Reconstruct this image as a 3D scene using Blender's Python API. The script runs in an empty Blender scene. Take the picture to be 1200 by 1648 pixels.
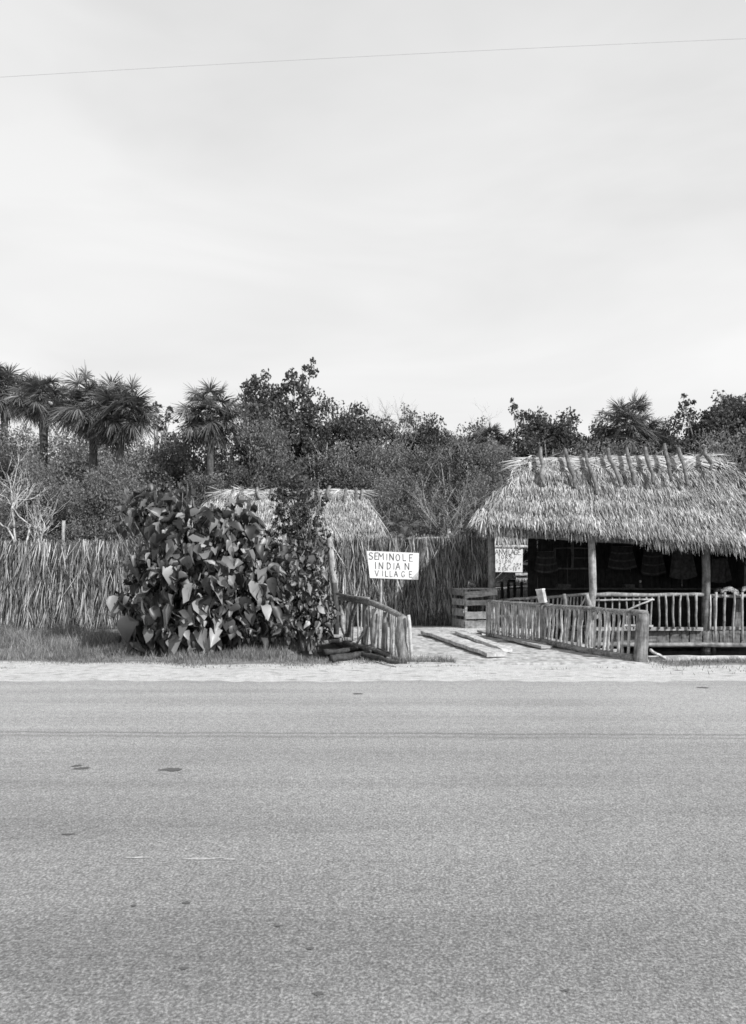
import bpy, math, random
import numpy as np
from mathutils import Vector
R = random.Random(11)
G = np.random.default_rng(7)
scene = bpy.context.scene
COL = scene.collection
F_PX, HOR, CAM_H = 1100.0, 927.0, 1.6

def P(x, y, d):                       # point seen at photo pixel (x, y) standing d metres away
    return np.array([(x - 600.0) / F_PX * d, d, CAM_H - (y - HOR) / F_PX * d])
def V(*a): return np.array(a, float)
def unit(a):
    a = np.asarray(a, float); return a / (np.linalg.norm(a, axis=-1, keepdims=True) + 1e-9)
def sm(a, b, t):
    t = np.clip((np.asarray(t, float) - a) / (b - a), 0, 1); return t * t * (3 - 2 * t)

# ------------------------------------------------------------------ objects
ORG = {}
def empty(name, loc, label, cat, group=None):
    o = bpy.data.objects.new(name, None); COL.objects.link(o)
    o.location = [float(c) for c in loc]; o.empty_display_size = .2
    o['label'] = label; o['category'] = cat
    if group: o['group'] = group
    ORG[o.name] = np.array(loc, float)
    return o
def tag(o, label, cat, group=None):
    o['label'] = label; o['category'] = cat
    if group: o['group'] = group
    return o
class MB:
    def __init__(s): s.v = []; s.f = []; s.n = 0
    def add(s, v, f):
        v = np.asarray(v, float).reshape(-1, 3); f = np.asarray(f, int)
        s.v.append(v); s.f.append(f + s.n); s.n += len(v)
        return s
    def build(s, name, mat, parent=None, smooth=False, loc=None, kind=None):
        v = np.concatenate(s.v)
        org = np.zeros(3)
        if parent is not None: org = ORG[parent.name]
        if loc is not None: org = np.array(loc, float)
        me = bpy.data.meshes.new(name)
        me.vertices.add(len(v)); me.vertices.foreach_set('co', (v - org).astype(np.float32).ravel())
        tot = np.concatenate([np.full(len(f), f.shape[1], np.int32) for f in s.f])
        idx = np.concatenate([f.ravel() for f in s.f]).astype(np.int32)
        start = np.concatenate([[0], np.cumsum(tot)[:-1]]).astype(np.int32)
        me.loops.add(len(idx)); me.loops.foreach_set('vertex_index', idx)
        me.polygons.add(len(tot)); me.polygons.foreach_set('loop_start', start)
        me.polygons.foreach_set('loop_total', tot)
        me.polygons.foreach_set('use_smooth', np.full(len(tot), smooth, bool))
        me.update(calc_edges=True); me.validate()
        me.materials.append(mat)
        o = bpy.data.objects.new(name, me); COL.objects.link(o)
        if parent is not None:
            o.parent = parent; ORG[o.name] = org
        else:
            o.location = org; ORG[o.name] = org
        if kind: o['kind'] = kind
        return o

def box(mb, c, ax, ay, az):            # centre and three half-axis vectors
    c, ax, ay, az = map(lambda q: np.asarray(q, float), (c, ax, ay, az))
    v = [c + sx * ax + sy * ay + sz * az for sz in (-1, 1) for sy in (-1, 1) for sx in (-1, 1)]
    return mb.add(v, [[0, 2, 3, 1], [4, 5, 7, 6], [0, 1, 5, 4], [2, 6, 7, 3], [0, 4, 6, 2], [1, 3, 7, 5]])
def board(mb, p0, p1, w, t, up=(0, 0, 1), rough=.004, n=6):   # a sawn board from p0 to p1, width w across, thickness t along up
    p0, p1 = np.asarray(p0, float), np.asarray(p1, float)
    d = unit(p1 - p0); up = np.asarray(up, float); s = unit(np.cross(d, up)); u = np.cross(s, d)
    vs = []
    for k in range(n + 1):
        c = p0 + (p1 - p0) * k / n
        ww = w / 2 * (1 + G.uniform(-.04, .04)); o = G.normal(0, rough, 3)
        vs += [c + o + s * ww + u * t / 2, c + o - s * ww + u * t / 2, c + o - s * ww - u * t / 2, c + o + s * ww - u * t / 2]
    f = []
    for k in range(n):
        a = 4 * k
        for j in range(4):
            f.append([a + j, a + (j + 1) % 4, a + 4 + (j + 1) % 4, a + 4 + j])
    f.append([3, 2, 1, 0]); b = 4 * n; f.append([b, b + 1, b + 2, b + 3])
    return mb.add(vs, f)
def tube(mb, pts, rad, ns=8, lump=.06):
    pts = np.asarray(pts, float); n = len(pts)
    rad = np.broadcast_to(np.asarray(rad, float), (n,))
    tan = unit(np.gradient(pts, axis=0))
    ref = V(0, 0, 1) if abs(tan[0][2]) < .9 else V(1, 0, 0)
    s = unit(np.cross(tan, ref)); u = np.cross(s, tan)
    a = np.linspace(0, 2 * np.pi, ns, endpoint=False)
    lum = 1 + G.normal(0, lump, (n, ns)) if lump else np.ones((n, ns))
    v = pts[:, None] + rad[:, None, None] * lum[..., None] * (np.cos(a)[None, :, None] * s[:, None] + np.sin(a)[None, :, None] * u[:, None])
    i = np.arange(n - 1)[:, None] * ns; j = np.arange(ns)[None]; k = (j + 1) % ns
    f = np.stack([i + j, i + k, i + ns + k, i + ns + j], -1).reshape(-1, 4)
    base = mb.n
    mb.add(v.reshape(-1, 3), f)
    mb.f.append(np.array([list(range(base + ns - 1, base - 1, -1))]))
    mb.f.append(np.array([list(range(base + (n - 1) * ns, base + n * ns))]))
    return mb
def stick(mb, p0, p1, r0, r1=None, wob=.02, n=7, ns=8, lump=.06):
    p0, p1 = np.asarray(p0, float), np.asarray(p1, float)
    r1 = r0 if r1 is None else r1
    t = np.linspace(0, 1, n)[:, None]
    off = np.cumsum(G.normal(0, wob, (n, 3)), 0); off -= off[0] * (1 - t) + off[-1] * t
    return tube(mb, p0 + (p1 - p0) * t + off, r0 + (r1 - r0) * t[:, 0], ns, lump)
def one_stick(name, mat, parent, *a, **k):
    return stick(MB(), *a, **k).build(name, mat, parent, smooth=True)

def blades(mb, root, d, side, out, L, W, curl, prof=(.6, 1., .12)):
    """thin tapering strands: root point, direction, width axis, bend axis"""
    n = len(root); ts = np.array([0, .5, 1.])
    L = np.broadcast_to(L, (n,)); W = np.broadcast_to(W, (n,)); curl = np.broadcast_to(curl, (n,))
    d, side, out = np.broadcast_to(d, (n, 3)), np.broadcast_to(side, (n, 3)), np.broadcast_to(out, (n, 3))
    v = np.empty((n, 6, 3))
    for k, t in enumerate(ts):
        c = root + d * (L * t)[:, None] + out * (curl * t * t)[:, None]
        h = side * (W * prof[k] / 2)[:, None]
        v[:, 2 * k] = c - h; v[:, 2 * k + 1] = c + h
    b = np.arange(n)[:, None] * 6
    f = np.concatenate([b + [0, 1, 3, 2], b + [2, 3, 5, 4]])
    return mb.add(v.reshape(-1, 3), f)

# ------------------------------------------------------------------ materials (a black and white scene: all greys)
def g(v): return (v, v, v, 1)
def new_mat(name):
    m = bpy.data.materials.new(name); m.use_nodes = True
    nt = m.node_tree; nt.nodes.clear()
    out = nt.nodes.new('ShaderNodeOutputMaterial')
    return m, nt, out
def N(nt, t, **k):
    n = nt.nodes.new(t)
    for a, b in k.items(): setattr(n, a, b)
    return n
def ramp(nt, fac, stops):
    r = N(nt, 'ShaderNodeValToRGB'); e = r.color_ramp.elements
    e[0].position, e[0].color = stops[0][0], g(stops[0][1]); e[1].position, e[1].color = stops[-1][0], g(stops[-1][1])
    for p, c in stops[1:-1]:
        x = e.new(p); x.color = g(c)
    nt.links.new(fac, r.inputs[0]); return r.outputs[0]
def noise(nt, scale, detail=3, rough=.6, vec=None, dist=0):
    n = N(nt, 'ShaderNodeTexNoise'); n.inputs['Scale'].default_value = scale
    n.inputs['Detail'].default_value = detail; n.inputs['Roughness'].default_value = rough
    n.inputs['Distortion'].default_value = dist
    if vec is None: vec = N(nt, 'ShaderNodeTexCoord').outputs['Object']
    nt.links.new(vec, n.inputs['Vector'])
    return n.outputs[0]
def mix(nt, a, b, fac, mode='MIX'):
    m = N(nt, 'ShaderNodeMix', data_type='RGBA', blend_type=mode)
    for s, val in ((0, fac), (6, a), (7, b)):
        if isinstance(val, (int, float)):
            m.inputs[s].default_value = val if s == 0 else g(val)
        else: nt.links.new(val, m.inputs[s])
    return m.outputs[2]
def mapping(nt, scale, coord='Object'):
    t = N(nt, 'ShaderNodeTexCoord'); mp = N(nt, 'ShaderNodeMapping')
    mp.inputs['Scale'].default_value = scale
    nt.links.new(t.outputs[coord], mp.inputs[0]); return mp.outputs[0]
def bump(nt, h, strength, dist=.02):
    b = N(nt, 'ShaderNodeBump'); b.inputs['Strength'].default_value = strength; b.inputs['Distance'].default_value = dist
    nt.links.new(h, b.inputs['Height']); return b.outputs[0]
def principled(nt, out, col, rough=.8, normal=None, spec=.3):
    p = N(nt, 'ShaderNodeBsdfPrincipled'); p.inputs['Roughness'].default_value = rough
    p.inputs['Specular IOR Level'].default_value = spec
    if isinstance(col, (int, float)): p.inputs['Base Color'].default_value = g(col)
    else: nt.links.new(col, p.inputs['Base Color'])
    if normal is not None: nt.links.new(normal, p.inputs['Normal'])
    nt.links.new(p.outputs[0], out.inputs[0]); return p
def island(nt): return N(nt, 'ShaderNodeNewGeometry').outputs['Random Per Island']

def strand_mat(name, lo, mid, hi, transl=.25, rough=.7, patch=.6, spec=.25):
    m, nt, out = new_mat(name)
    c = ramp(nt, island(nt), [(0, lo), (.5, mid), (1, hi)])
    w = ramp(nt, noise(nt, patch, 3), [(.3, .6), (.7, 1.15)])
    c = mix(nt, c, w, 1, 'MULTIPLY')
    p = N(nt, 'ShaderNodeBsdfPrincipled'); p.inputs['Roughness'].default_value = rough
    p.inputs['Specular IOR Level'].default_value = spec
    nt.links.new(c, p.inputs['Base Color'])
    tr = N(nt, 'ShaderNodeBsdfTranslucent'); nt.links.new(c, tr.inputs[0])
    ms = N(nt, 'ShaderNodeMixShader'); ms.inputs[0].default_value = transl
    nt.links.new(p.outputs[0], ms.inputs[1]); nt.links.new(tr.outputs[0], ms.inputs[2])
    nt.links.new(ms.outputs[0], out.inputs[0]); return m
def wood_mat(name, lo, hi, along='Z', rough=.85, bs=.5, obj_var=.25):
    m, nt, out = new_mat(name)
    sc = {'Z': (26, 26, 2.2), 'X': (2.2, 26, 26), 'Y': (26, 2.2, 26)}[along]
    v = mapping(nt, sc)
    n1 = noise(nt, 1.0, 4, .65, v, .6)
    c = ramp(nt, n1, [(.3, lo), (.7, hi)])
    blot = ramp(nt, noise(nt, 7, 4, .65), [(.34, .5), (.62, 1.12)])
    c = mix(nt, c, blot, 1, 'MULTIPLY')
    oi = N(nt, 'ShaderNodeObjectInfo')
    c = mix(nt, c, ramp(nt, oi.outputs['Random'], [(0, 1 - obj_var), (1, 1 + obj_var * .6)]), 1, 'MULTIPLY')
    principled(nt, out, c, rough, bump(nt, n1, bs, .012), .2); return m
def plain_mat(name, lo, hi, scale=8, rough=.8, bs=.2, spec=.3):
    m, nt, out = new_mat(name)
    n1 = noise(nt, scale, 4)
    principled(nt, out, ramp(nt, n1, [(.35, lo), (.65, hi)]), rough, bump(nt, n1, bs), spec); return m

M = {}
M['thatch'] = strand_mat('roof_thatch', .09, .40, .86, .15, patch=1.6)
M['thatch_far'] = strand_mat('old_thatch', .22, .48, .78, .15, patch=1.5)
M['thatch_wall'] = strand_mat('wall_thatch', .03, .165, .68, .12, patch=1.5)
M['thatch_base'] = plain_mat('thatch_underlay', .05, .10, 12)
M['ridge'] = strand_mat('ridge_thatch', .35, .52, .75, .15)
M['bark'] = wood_mat('grey_bark', .09, .34, bs=.9)
M['pole_bark'] = wood_mat('pole_bark', .09, .26, bs=.9)
M['bark_dark'] = wood_mat('dark_bark', .04, .12)
M['stick'] = wood_mat('peeled_stick', .24, .52)
M['pale'] = wood_mat('bleached_stick', .42, .68)
M['log'] = wood_mat('weathered_log', .10, .40, 'X', bs=.9)
M['board'] = wood_mat('weathered_board', .24, .55, 'X', bs=.7)
M['crate'] = wood_mat('crate_board', .19, .42, 'X', bs=.7)
M['picket'] = wood_mat('peeled_picket', .32, .66)
M['deckboard'] = wood_mat('sandy_board', .42, .68, 'X', obj_var=.1)
M['plankdark'] = wood_mat('wet_plank', .05, .15, 'Z')
M['shade'] = wood_mat('shade_dark_board', .012, .035, 'Z')  # near-black wood, the deep shade under the roofs is put into its colour
M['cloth_dark'] = plain_mat('dark_cloth', .012, .028, 14)
M['cloth_mid'] = plain_mat('patchwork_cloth', .025, .07, 9)
M['cloth_pale'] = plain_mat('pale_cloth', .3, .6, 6)
M['cloth_grey'] = plain_mat('rail_cloth', .12, .42, 9, bs=.6)
M['paint'] = plain_mat('white_paint', .78, .86, 30, .6, 0)
M['ink'] = plain_mat('sign_lettering', .03, .12, 20)
M['ink_soft'] = plain_mat('faded_lettering', .10, .26, 20)
M['leaf_big'] = strand_mat('broad_leaf', .022, .08, .46, .3, .42, spec=.6)
M['leaf_mid'] = strand_mat('tree_leaf', .06, .11, .21, .34, .6)
M['leaf_light'] = strand_mat('thicket_leaf', .15, .25, .44, .4, .65, patch=.35)
M['palm'] = strand_mat('palm_frond', .07, .14, .32, .22, .5, spec=.4)
M['palm_dead'] = strand_mat('dry_frond', .10, .18, .3, .2)
M['grass'] = strand_mat('grass_blade', .14, .27, .52, .4, patch=1.2)
M['trunk'] = wood_mat('palm_trunk', .05, .15, bs=.9)
M['limb'] = wood_mat('tree_limb', .14, .32)
M['twig'] = wood_mat('dry_twig', .45, .75)
M['scrub_stem'] = wood_mat('scrub_stem', .16, .34)
M['wire'] = plain_mat('wire', .4, .5)

# asphalt: aggregate speckle, streaks along the lanes, a dark centre joint
def asphalt():
    m, nt, out = new_mat('old_asphalt')
    fine = noise(nt, 70, 3, .75); mid = noise(nt, 18, 4, .7)
    c = ramp(nt, fine, [(.30, .15), (.5, .31), (.70, .60)])
    c = mix(nt, c, ramp(nt, mid, [(.35, .84), (.65, 1.12)]), 1, 'MULTIPLY')
    st = noise(nt, 1, 4, .6, mapping(nt, (.10, 1.9, 1)), .4)
    c = mix(nt, c, ramp(nt, st, [(.3, .87), (.6, 1.07)]), 1, 'MULTIPLY')
    big = noise(nt, .35, 2)
    c = mix(nt, c, ramp(nt, big, [(.3, .88), (.7, 1.06)]), 1, 'MULTIPLY')
    # joint
    tc = N(nt, 'ShaderNodeTexCoord'); sx = N(nt, 'ShaderNodeSeparateXYZ'); nt.links.new(tc.outputs['Object'], sx.inputs[0])
    def mth(op, a, b):
        k = N(nt, 'ShaderNodeMath', operation=op)
        for i, q in enumerate((a, b)):
            if isinstance(q, (int, float)): k.inputs[i].default_value = q
            else: nt.links.new(q, k.inputs[i])
        return k.outputs[0]
    wob = mth('MULTIPLY', noise(nt, 1, 3, .6, mapping(nt, (1.2, .01, 1))), .16)
    y = mth('ADD', mth('ADD', sx.outputs[1], wob), mth('MULTIPLY', sx.outputs[0], .018))
    for y0, w, dk in ((6.98, .045, .70), (6.83, .06, .80)):
        d = mth('DIVIDE', mth('ABSOLUTE', mth('SUBTRACT', y, y0), 0), w)
        c = mix(nt, c, ramp(nt, d, [(.3, dk), (1.0, 1.0)]), 1, 'MULTIPLY')
    # asphalt darkens towards the near edge and pales beyond the joint
    c = mix(nt, c, ramp(nt, mth('DIVIDE', sx.outputs[1], 10.0), [(.22, .70), (.45, .86), (.68, .97), (.72, 1.05), (1, 1.12)]), 1, 'MULTIPLY')
    h = mth('ADD', fine, mth('MULTIPLY', mid, .6))
    principled(nt, out, c, .9, bump(nt, h, .55, .012), .15); return m
M['asphalt'] = asphalt()

def ground_mat():
    m, nt, out = new_mat('sandy_ground')
    tc = N(nt, 'ShaderNodeTexCoord'); sx = N(nt, 'ShaderNodeSeparateXYZ'); nt.links.new(tc.outputs['Object'], sx.inputs[0])
    n1 = noise(nt, 6, 5, .65); n2 = noise(nt, 60, 3, .7); n3 = noise(nt, .9, 3)
    sand = ramp(nt, n1, [(.28, .46), (.45, .62), (.7, .74)])
    speck = ramp(nt, n2, [(.32, .3), (.45, 1)])
    sand = mix(nt, sand, speck, 1, 'MULTIPLY')
    deb = ramp(nt, noise(nt, 1, 5, .7, mapping(nt, (2.2, 6, 1)), .3), [(.56, 1), (.68, .4)])
    sand = mix(nt, sand, deb, 1, 'MULTIPLY')
    soil = ramp(nt, n1, [(.3, .13), (.7, .34)])
    at = N(nt, 'ShaderNodeAttribute', attribute_name='soil')
    f = N(nt, 'ShaderNodeMath', operation='ADD'); nt.links.new(at.outputs['Fac'], f.inputs[0])
    k = N(nt, 'ShaderNodeMath', operation='MULTIPLY_ADD'); nt.links.new(n1, k.inputs[0]); k.inputs[1].default_value = .9; k.inputs[2].default_value = -.45
    nt.links.new(k.outputs[0], f.inputs[1])
    fac = ramp(nt, f.outputs[0], [(.35, 0), (.65, 1)])
    c = mix(nt, sand, soil, fac)
    h = N(nt, 'ShaderNodeMath', operation='ADD'); nt.links.new(n1, h.inputs[0]); nt.links.new(n2, h.inputs[1])
    principled(nt, out, c, .95, bump(nt, h.outputs[0], .7, .04), .1); return m
M['ground'] = ground_mat()

def water_mat():
    m, nt, out = new_mat('dark_water')
    n = noise(nt, 5, 3)
    p = principled(nt, out, .012, .04, bump(nt, n, .05, .01), .5); return m
M['water'] = water_mat()

# ------------------------------------------------------------------ sun, sky, camera
to_sun = unit(V(1, -.90, 1.10))
el = math.asin(to_sun[2]); az = math.atan2(to_sun[0], to_sun[1])
sl = bpy.data.lights.new('sun', 'SUN'); sl.energy = 5.0; sl.angle = math.radians(.5); sl.color = (1, 1, 1)
so = bpy.data.objects.new('sun', sl); COL.objects.link(so)
so.rotation_euler = Vector(-to_sun).to_track_quat('-Z', 'Y').to_euler(); so.location = (20, -10, 30)
w = bpy.data.worlds.new('World'); scene.world = w; w.use_nodes = True
nt = w.node_tree; nt.nodes.clear()
wo = N(nt, 'ShaderNodeOutputWorld'); bg = N(nt, 'ShaderNodeBackground')
sky = N(nt, 'ShaderNodeTexSky', sky_type='NISHITA', sun_disc=False)
sky.sun_elevation = el; sky.sun_rotation = az
try: sky.dust_density = 2.0
except Exception: pass
bw = N(nt, 'ShaderNodeRGBToBW'); nt.links.new(sky.outputs[0], bw.inputs[0])
tc = N(nt, 'ShaderNodeTexCoord'); mp = N(nt, 'ShaderNodeMapping')
mp.inputs['Scale'].default_value = (1.2, 1.2, 4.0); mp.inputs['Rotation'].default_value = (.1, .12, 0)
nt.links.new(tc.outputs['Generated'], mp.inputs[0])
cl = noise(nt, 1.6, 4, .5, mp.outputs[0], .5)
sep = N(nt, 'ShaderNodeSeparateXYZ'); nt.links.new(tc.outputs['Generated'], sep.inputs[0])
veil = ramp(nt, sep.outputs[2], [(0.0, 9.8), (.30, 9.8), (.48, 9.4), (.66, 8.5), (.85, 2.2), (1, 1.6)])
veil = mix(nt, veil, ramp(nt, cl, [(.3, .88), (.65, 1.03)]), 1, 'MULTIPLY')
fac = ramp(nt, sep.outputs[2], [(0, .93), (.6, .9), (1, .5)])
col = mix(nt, bw.outputs[0], veil, fac)
nt.links.new(col, bg.inputs[0]); bg.inputs[1].default_value = .1
nt.links.new(bg.outputs[0], wo.inputs[0])

cam = bpy.data.cameras.new('camera'); co = bpy.data.objects.new('camera', cam); COL.objects.link(co)
co.location = (0, 0, CAM_H); co.rotation_euler = (math.radians(90), 0, 0)
cam.sensor_fit = 'HORIZONTAL'; cam.sensor_width = 36; cam.lens = 36 * F_PX / 1200
cam.shift_y = (HOR - 824) / 1200; cam.clip_end = 3000; cam.clip_start = .05
scene.camera = co
vs = scene.view_settings; vs.view_transform = 'Standard'; vs.look = 'None'; vs.gamma = 1; vs.exposure = 0
scene.render.film_transparent = False
scene.cycles.pixel_filter_type = 'BLACKMAN_HARRIS'; scene.cycles.filter_width = 1.6
scene.cycles.max_bounces = 6; scene.cycles.transparent_max_bounces = 4

# ------------------------------------------------------------------ ground, road, water
def ghs(x, y):
    x = np.asarray(x, float); y = np.asarray(y, float)
    h = .15 * sm(14.5, 18.0, y) * np.ones_like(x)
    xl = -1.7 + .25 * np.sin(y * 2.1)
    can = sm(xl, xl + .6, x) * sm(13.05, 13.35, y + .04 * np.sin(x * 3)) * (1 - sm(17.45 + 1.9 * sm(4.3, 4.8, x), 17.9 + 1.9 * sm(4.3, 4.8, x), y))
    h = h - (1.0 + h) * can * 1.0
    h = h + .02 * np.sin(x * 1.7 + y) * np.sin(y * 2.3 - x * .6) * sm(10.4, 11.2, y)
    return h
def gh(x, y): return float(ghs(x, y))
xs = np.concatenate([-np.geomspace(900, 16, 14), np.arange(-15, 15.01, .15), np.geomspace(16, 900, 14)])
ys = np.concatenate([[-600, -200, -60, -20, 0, 5, 9, 10.0], np.arange(10.2, 23.01, .12), np.geomspace(24, 1500, 16)])
XX, YY = np.meshgrid(xs, ys)
ZZ = ghs(XX, YY)
ZZ = np.where(YY < 10.3, -.004 - .1 * (YY < 10.1), ZZ)
nx, ny = len(xs), len(ys)
i, j = np.meshgrid(np.arange(nx - 1), np.arange(ny - 1)); b = (j * nx + i).ravel()
gm = MB().add(np.stack([XX, YY, ZZ], -1).reshape(-1, 3), np.stack([b, b + 1, b + nx + 1, b + nx], -1))
gnd = gm.build('ground', M['ground'], smooth=True, kind='structure')
edge = 12.35 + .18 * np.sin(XX * .9) + .1 * np.sin(XX * 2.7 + 1)
soil = sm(0, .5, YY - edge) * (1 - sm(-.1, .5, XX))                       # grassy left verge
soil = np.maximum(soil, sm(11.75, 12.5, YY - .12 * np.sin(XX * 2.3)) * sm(4.9, 5.6, XX))
soil = np.maximum(soil, sm(19.6, 20.4, YY)); soil = np.maximum(soil, sm(-.15, -.4, ZZ))
soil = np.where((XX > -.6) & (XX < 4.8) & (YY < 19.4), soil * .15, soil)
at = gnd.data.attributes.new('soil', 'FLOAT', 'POINT'); at.data.foreach_set('value', soil.ravel().astype(np.float32))

rx = np.sort(np.concatenate([np.linspace(-300, -14, 60), np.linspace(-13.9, 13.9, 281), np.linspace(14, 300, 60)])); ry = np.array([-4.5, 2, 6, 9, 10.34])
RX, RY = np.meshgrid(rx, ry)
RY = RY + np.where(RY > 10, .04 * np.sin(RX * 1.3) + .035 * np.sin(RX * 4.1) + .04 * np.sin(RX * 9.7 + np.sin(RX * 3)) + G.normal(0, .02, RX.shape), 0)
i, j = np.meshgrid(np.arange(400), np.arange(4)); b = (j * 401 + i).ravel()
MB().add(np.stack([RX, RY, np.full_like(RX, .012)], -1).reshape(-1, 3), np.stack([b, b + 1, b + 402, b + 401], -1)).build('road', M['asphalt'], kind='structure')
MB().add([[-1.9, 12.9, -.36], [70, 12.9, -.36], [70, 20.0, -.36], [-1.9, 20.0, -.36]], [[0, 1, 2, 3]]).build('canal_water', M['water'], kind='structure')
def blob(mb, x, y, wx, wy, z=.016):           # a flat ragged patch on the road, size in photo pixels
    d = CAM_H * F_PX / (y - HOR); c = P(x, y, d); ax = wx / F_PX * d / 2; ay = wy / 2 * d * d / (CAM_H * F_PX)
    a = np.linspace(0, 2 * np.pi, 22, endpoint=False); r = 1 + G.normal(0, .2, 22)
    v = np.stack([c[0] + ax * r * np.cos(a), d + ay * r * np.sin(a) + ax * .05 * np.cos(a), np.full(22, z)], -1)
    mb.add(v, [list(range(22))])
tar = MB()
for q in ((277, 1241, 36, 5), (132, 1239, 24, 4), (123, 1235, 14, 3), (513, 1605, 17, 6), (500, 1532, 13, 4), (296, 1564, 15, 4),
          (299, 1457, 12, 4), (110, 1346, 20, 3), (448, 1495, 14, 3), (575, 1118, 14, 2), (1130, 1108, 20, 2), (910, 1600, 12, 3), (215, 1462, 9, 3)): blob(tar, *q)
m_, nt_, out_ = new_mat('tar_spot'); principled(nt_, out_, .11, .75); tar.build('road_tar_spots', m_, kind='structure')
wl = MB()
for q in ((331, 1386, 72, 3.2), (222, 1384, 36, 2.4), (368, 1387, 20, 2)): blob(wl, *q)
m_, nt_, out_ = new_mat('worn_line'); principled(nt_, out_, ramp(nt_, noise(nt_, 50, 3), [(.35, .28), (.65, .62)]), .8); wl.build('road_marking', m_, kind='structure')

# ------------------------------------------------------------------ thatch
def patch_pt(q, u, v):
    e0, e1, r0, r1 = q
    return (e0 * (1 - u) + e1 * u) * (1 - v) + (r0 * (1 - u) + r1 * u) * v
def roof_base(mb, q, nu=24, nv=8, off=-.07, sag=.05):
    U, W_ = np.meshgrid(np.linspace(0, 1, nu + 1), np.linspace(0, 1, nv + 1)); U = U.ravel()[:, None]; W_ = W_.ravel()[:, None]
    p = patch_pt(q, U, W_)
    nrm = unit(np.cross(q[1] - q[0], (q[2] + q[3]) / 2 - (q[0] + q[1]) / 2))
    n = (nu + 1) * (nv + 1); top = p + nrm * off; bot = p + nrm * (off - .12)
    i, j = np.meshgrid(np.arange(nu), np.arange(nv)); b = (j * (nu + 1) + i).ravel()
    f = np.stack([b, b + 1, b + nu + 2, b + nu + 1], -1)
    mb.add(np.concatenate([top, bot]), np.concatenate([f, f[:, ::-1] + n]))
    e = np.arange(nu); mb.f.append(np.stack([e, e + n, e + n + 1, e + 1], -1) + mb.n - 2 * n)
def thatch(mb, q, dens=300, L=(.32, .6), W=(.025, .05), eave=True, lean=.16, droop=.3, rag=.2):
    q = [np.asarray(a, float) for a in q]
    nrm = unit(np.cross(q[1] - q[0], (q[2] + q[3]) / 2 - (q[0] + q[1]) / 2))
    el_, rl = np.linalg.norm(q[1] - q[0]), np.linalg.norm(q[3] - q[2]); h = np.linalg.norm((q[2] + q[3]) / 2 - (q[0] + q[1]) / 2)
    n = int(dens * (el_ + rl) / 2 * h)
    v = G.random(n * 2); keep = G.random(n * 2) < (el_ * (1 - v) + rl * v) / max(el_, rl); v = v[keep][:n]; n = len(v)
    nc = max(3, int(h / .2)); v = (np.floor(v * nc) + G.beta(1.2, 2.5, n)) / nc                  # ragged courses
    u = G.random(n)
    p = patch_pt(q, u[:, None], v[:, None])
    ux = unit(q[1] - q[0])
    dn = unit((q[0] * (1 - u[:, None]) + q[1] * u[:, None]) - (q[2] * (1 - u[:, None]) + q[3] * u[:, None]))
    dn = unit(dn - ux * (np.sum(dn * ux, -1, keepdims=True) * .75))
    d = unit(dn + ux * G.normal(0, lean, n)[:, None] + nrm * G.normal(.14, .12, n)[:, None] + (ux * (np.sin(u * 37) * .06)[:, None]))
    side = unit(np.cross(d, nrm) + nrm * G.normal(0, .45, n)[:, None])
    root = p - dn * .1 + nrm * G.uniform(-.06, .05, n)[:, None] + nrm * (.03 * np.sin(u * el_ * 3.1 + v * 5) + .035 * np.sin(v * h * 9 + np.sin(u * el_ * 1.3)))[:, None]
    blades(mb, root, d, side, unit(nrm * .3 + V(0, 0, -1)), G.uniform(*L, n), G.uniform(*W, n), G.uniform(0, .12, n))
    if eave:
        n = int(el_ * 260); u = G.random(n)
        p = q[0] * (1 - u[:, None]) + q[1] * u[:, None]
        dn = unit((q[0] + q[1]) / 2 - (q[2] + q[3]) / 2)
        d = unit(dn * .8 + V(0, 0, -.6) + ux * G.normal(0, .14, n)[:, None] + nrm * G.normal(0, .1, n)[:, None])
        root = p - dn * G.uniform(.16, .36, n)[:, None] - nrm * G.uniform(-.03, .17, n)[:, None]
        rg = 1 + .35 * np.sin(u * el_ * 2.2) * np.sin(u * el_ * .9 + 1)
        blades(mb, root, d, unit(np.cross(d, nrm) + nrm * G.normal(0, .4, n)[:, None]), V(0, 0, -1), G.uniform(.18, .40, n) * rg, G.uniform(.010, .024, n), G.uniform(.02, rag * .5, n))

def ridge_cap(mb, a, b, n, wdt=.3, nrm_f=V(0, -.75, .66)):
    a, b = np.asarray(a, float), np.asarray(b, float); ux = unit(b - a); Lr = np.linalg.norm(b - a)
    for sgn in (-1, 1):
        u = G.uniform(-.01, 1.0, n); dnv = unit(V(0, sgn * .62, -.78)); nr = unit(V(0, sgn * .78, .62))
        t = G.random(n) * wdt
        root = a + (b - a) * u[:, None] + dnv * t[:, None] + nr * G.uniform(.03, .1, n)[:, None] + V(0, 0, .03)
        d = unit(ux * np.where(G.random(n) < .6, 1, -1)[:, None] + dnv * G.normal(.25, .35, n)[:, None])
        blades(mb, root, d, unit(np.cross(d, nr) + nr * G.normal(0, .3, n)[:, None]), dnv, G.uniform(.3, .65, n), G.uniform(.02, .05, n), G.uniform(0, .12, n))

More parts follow.
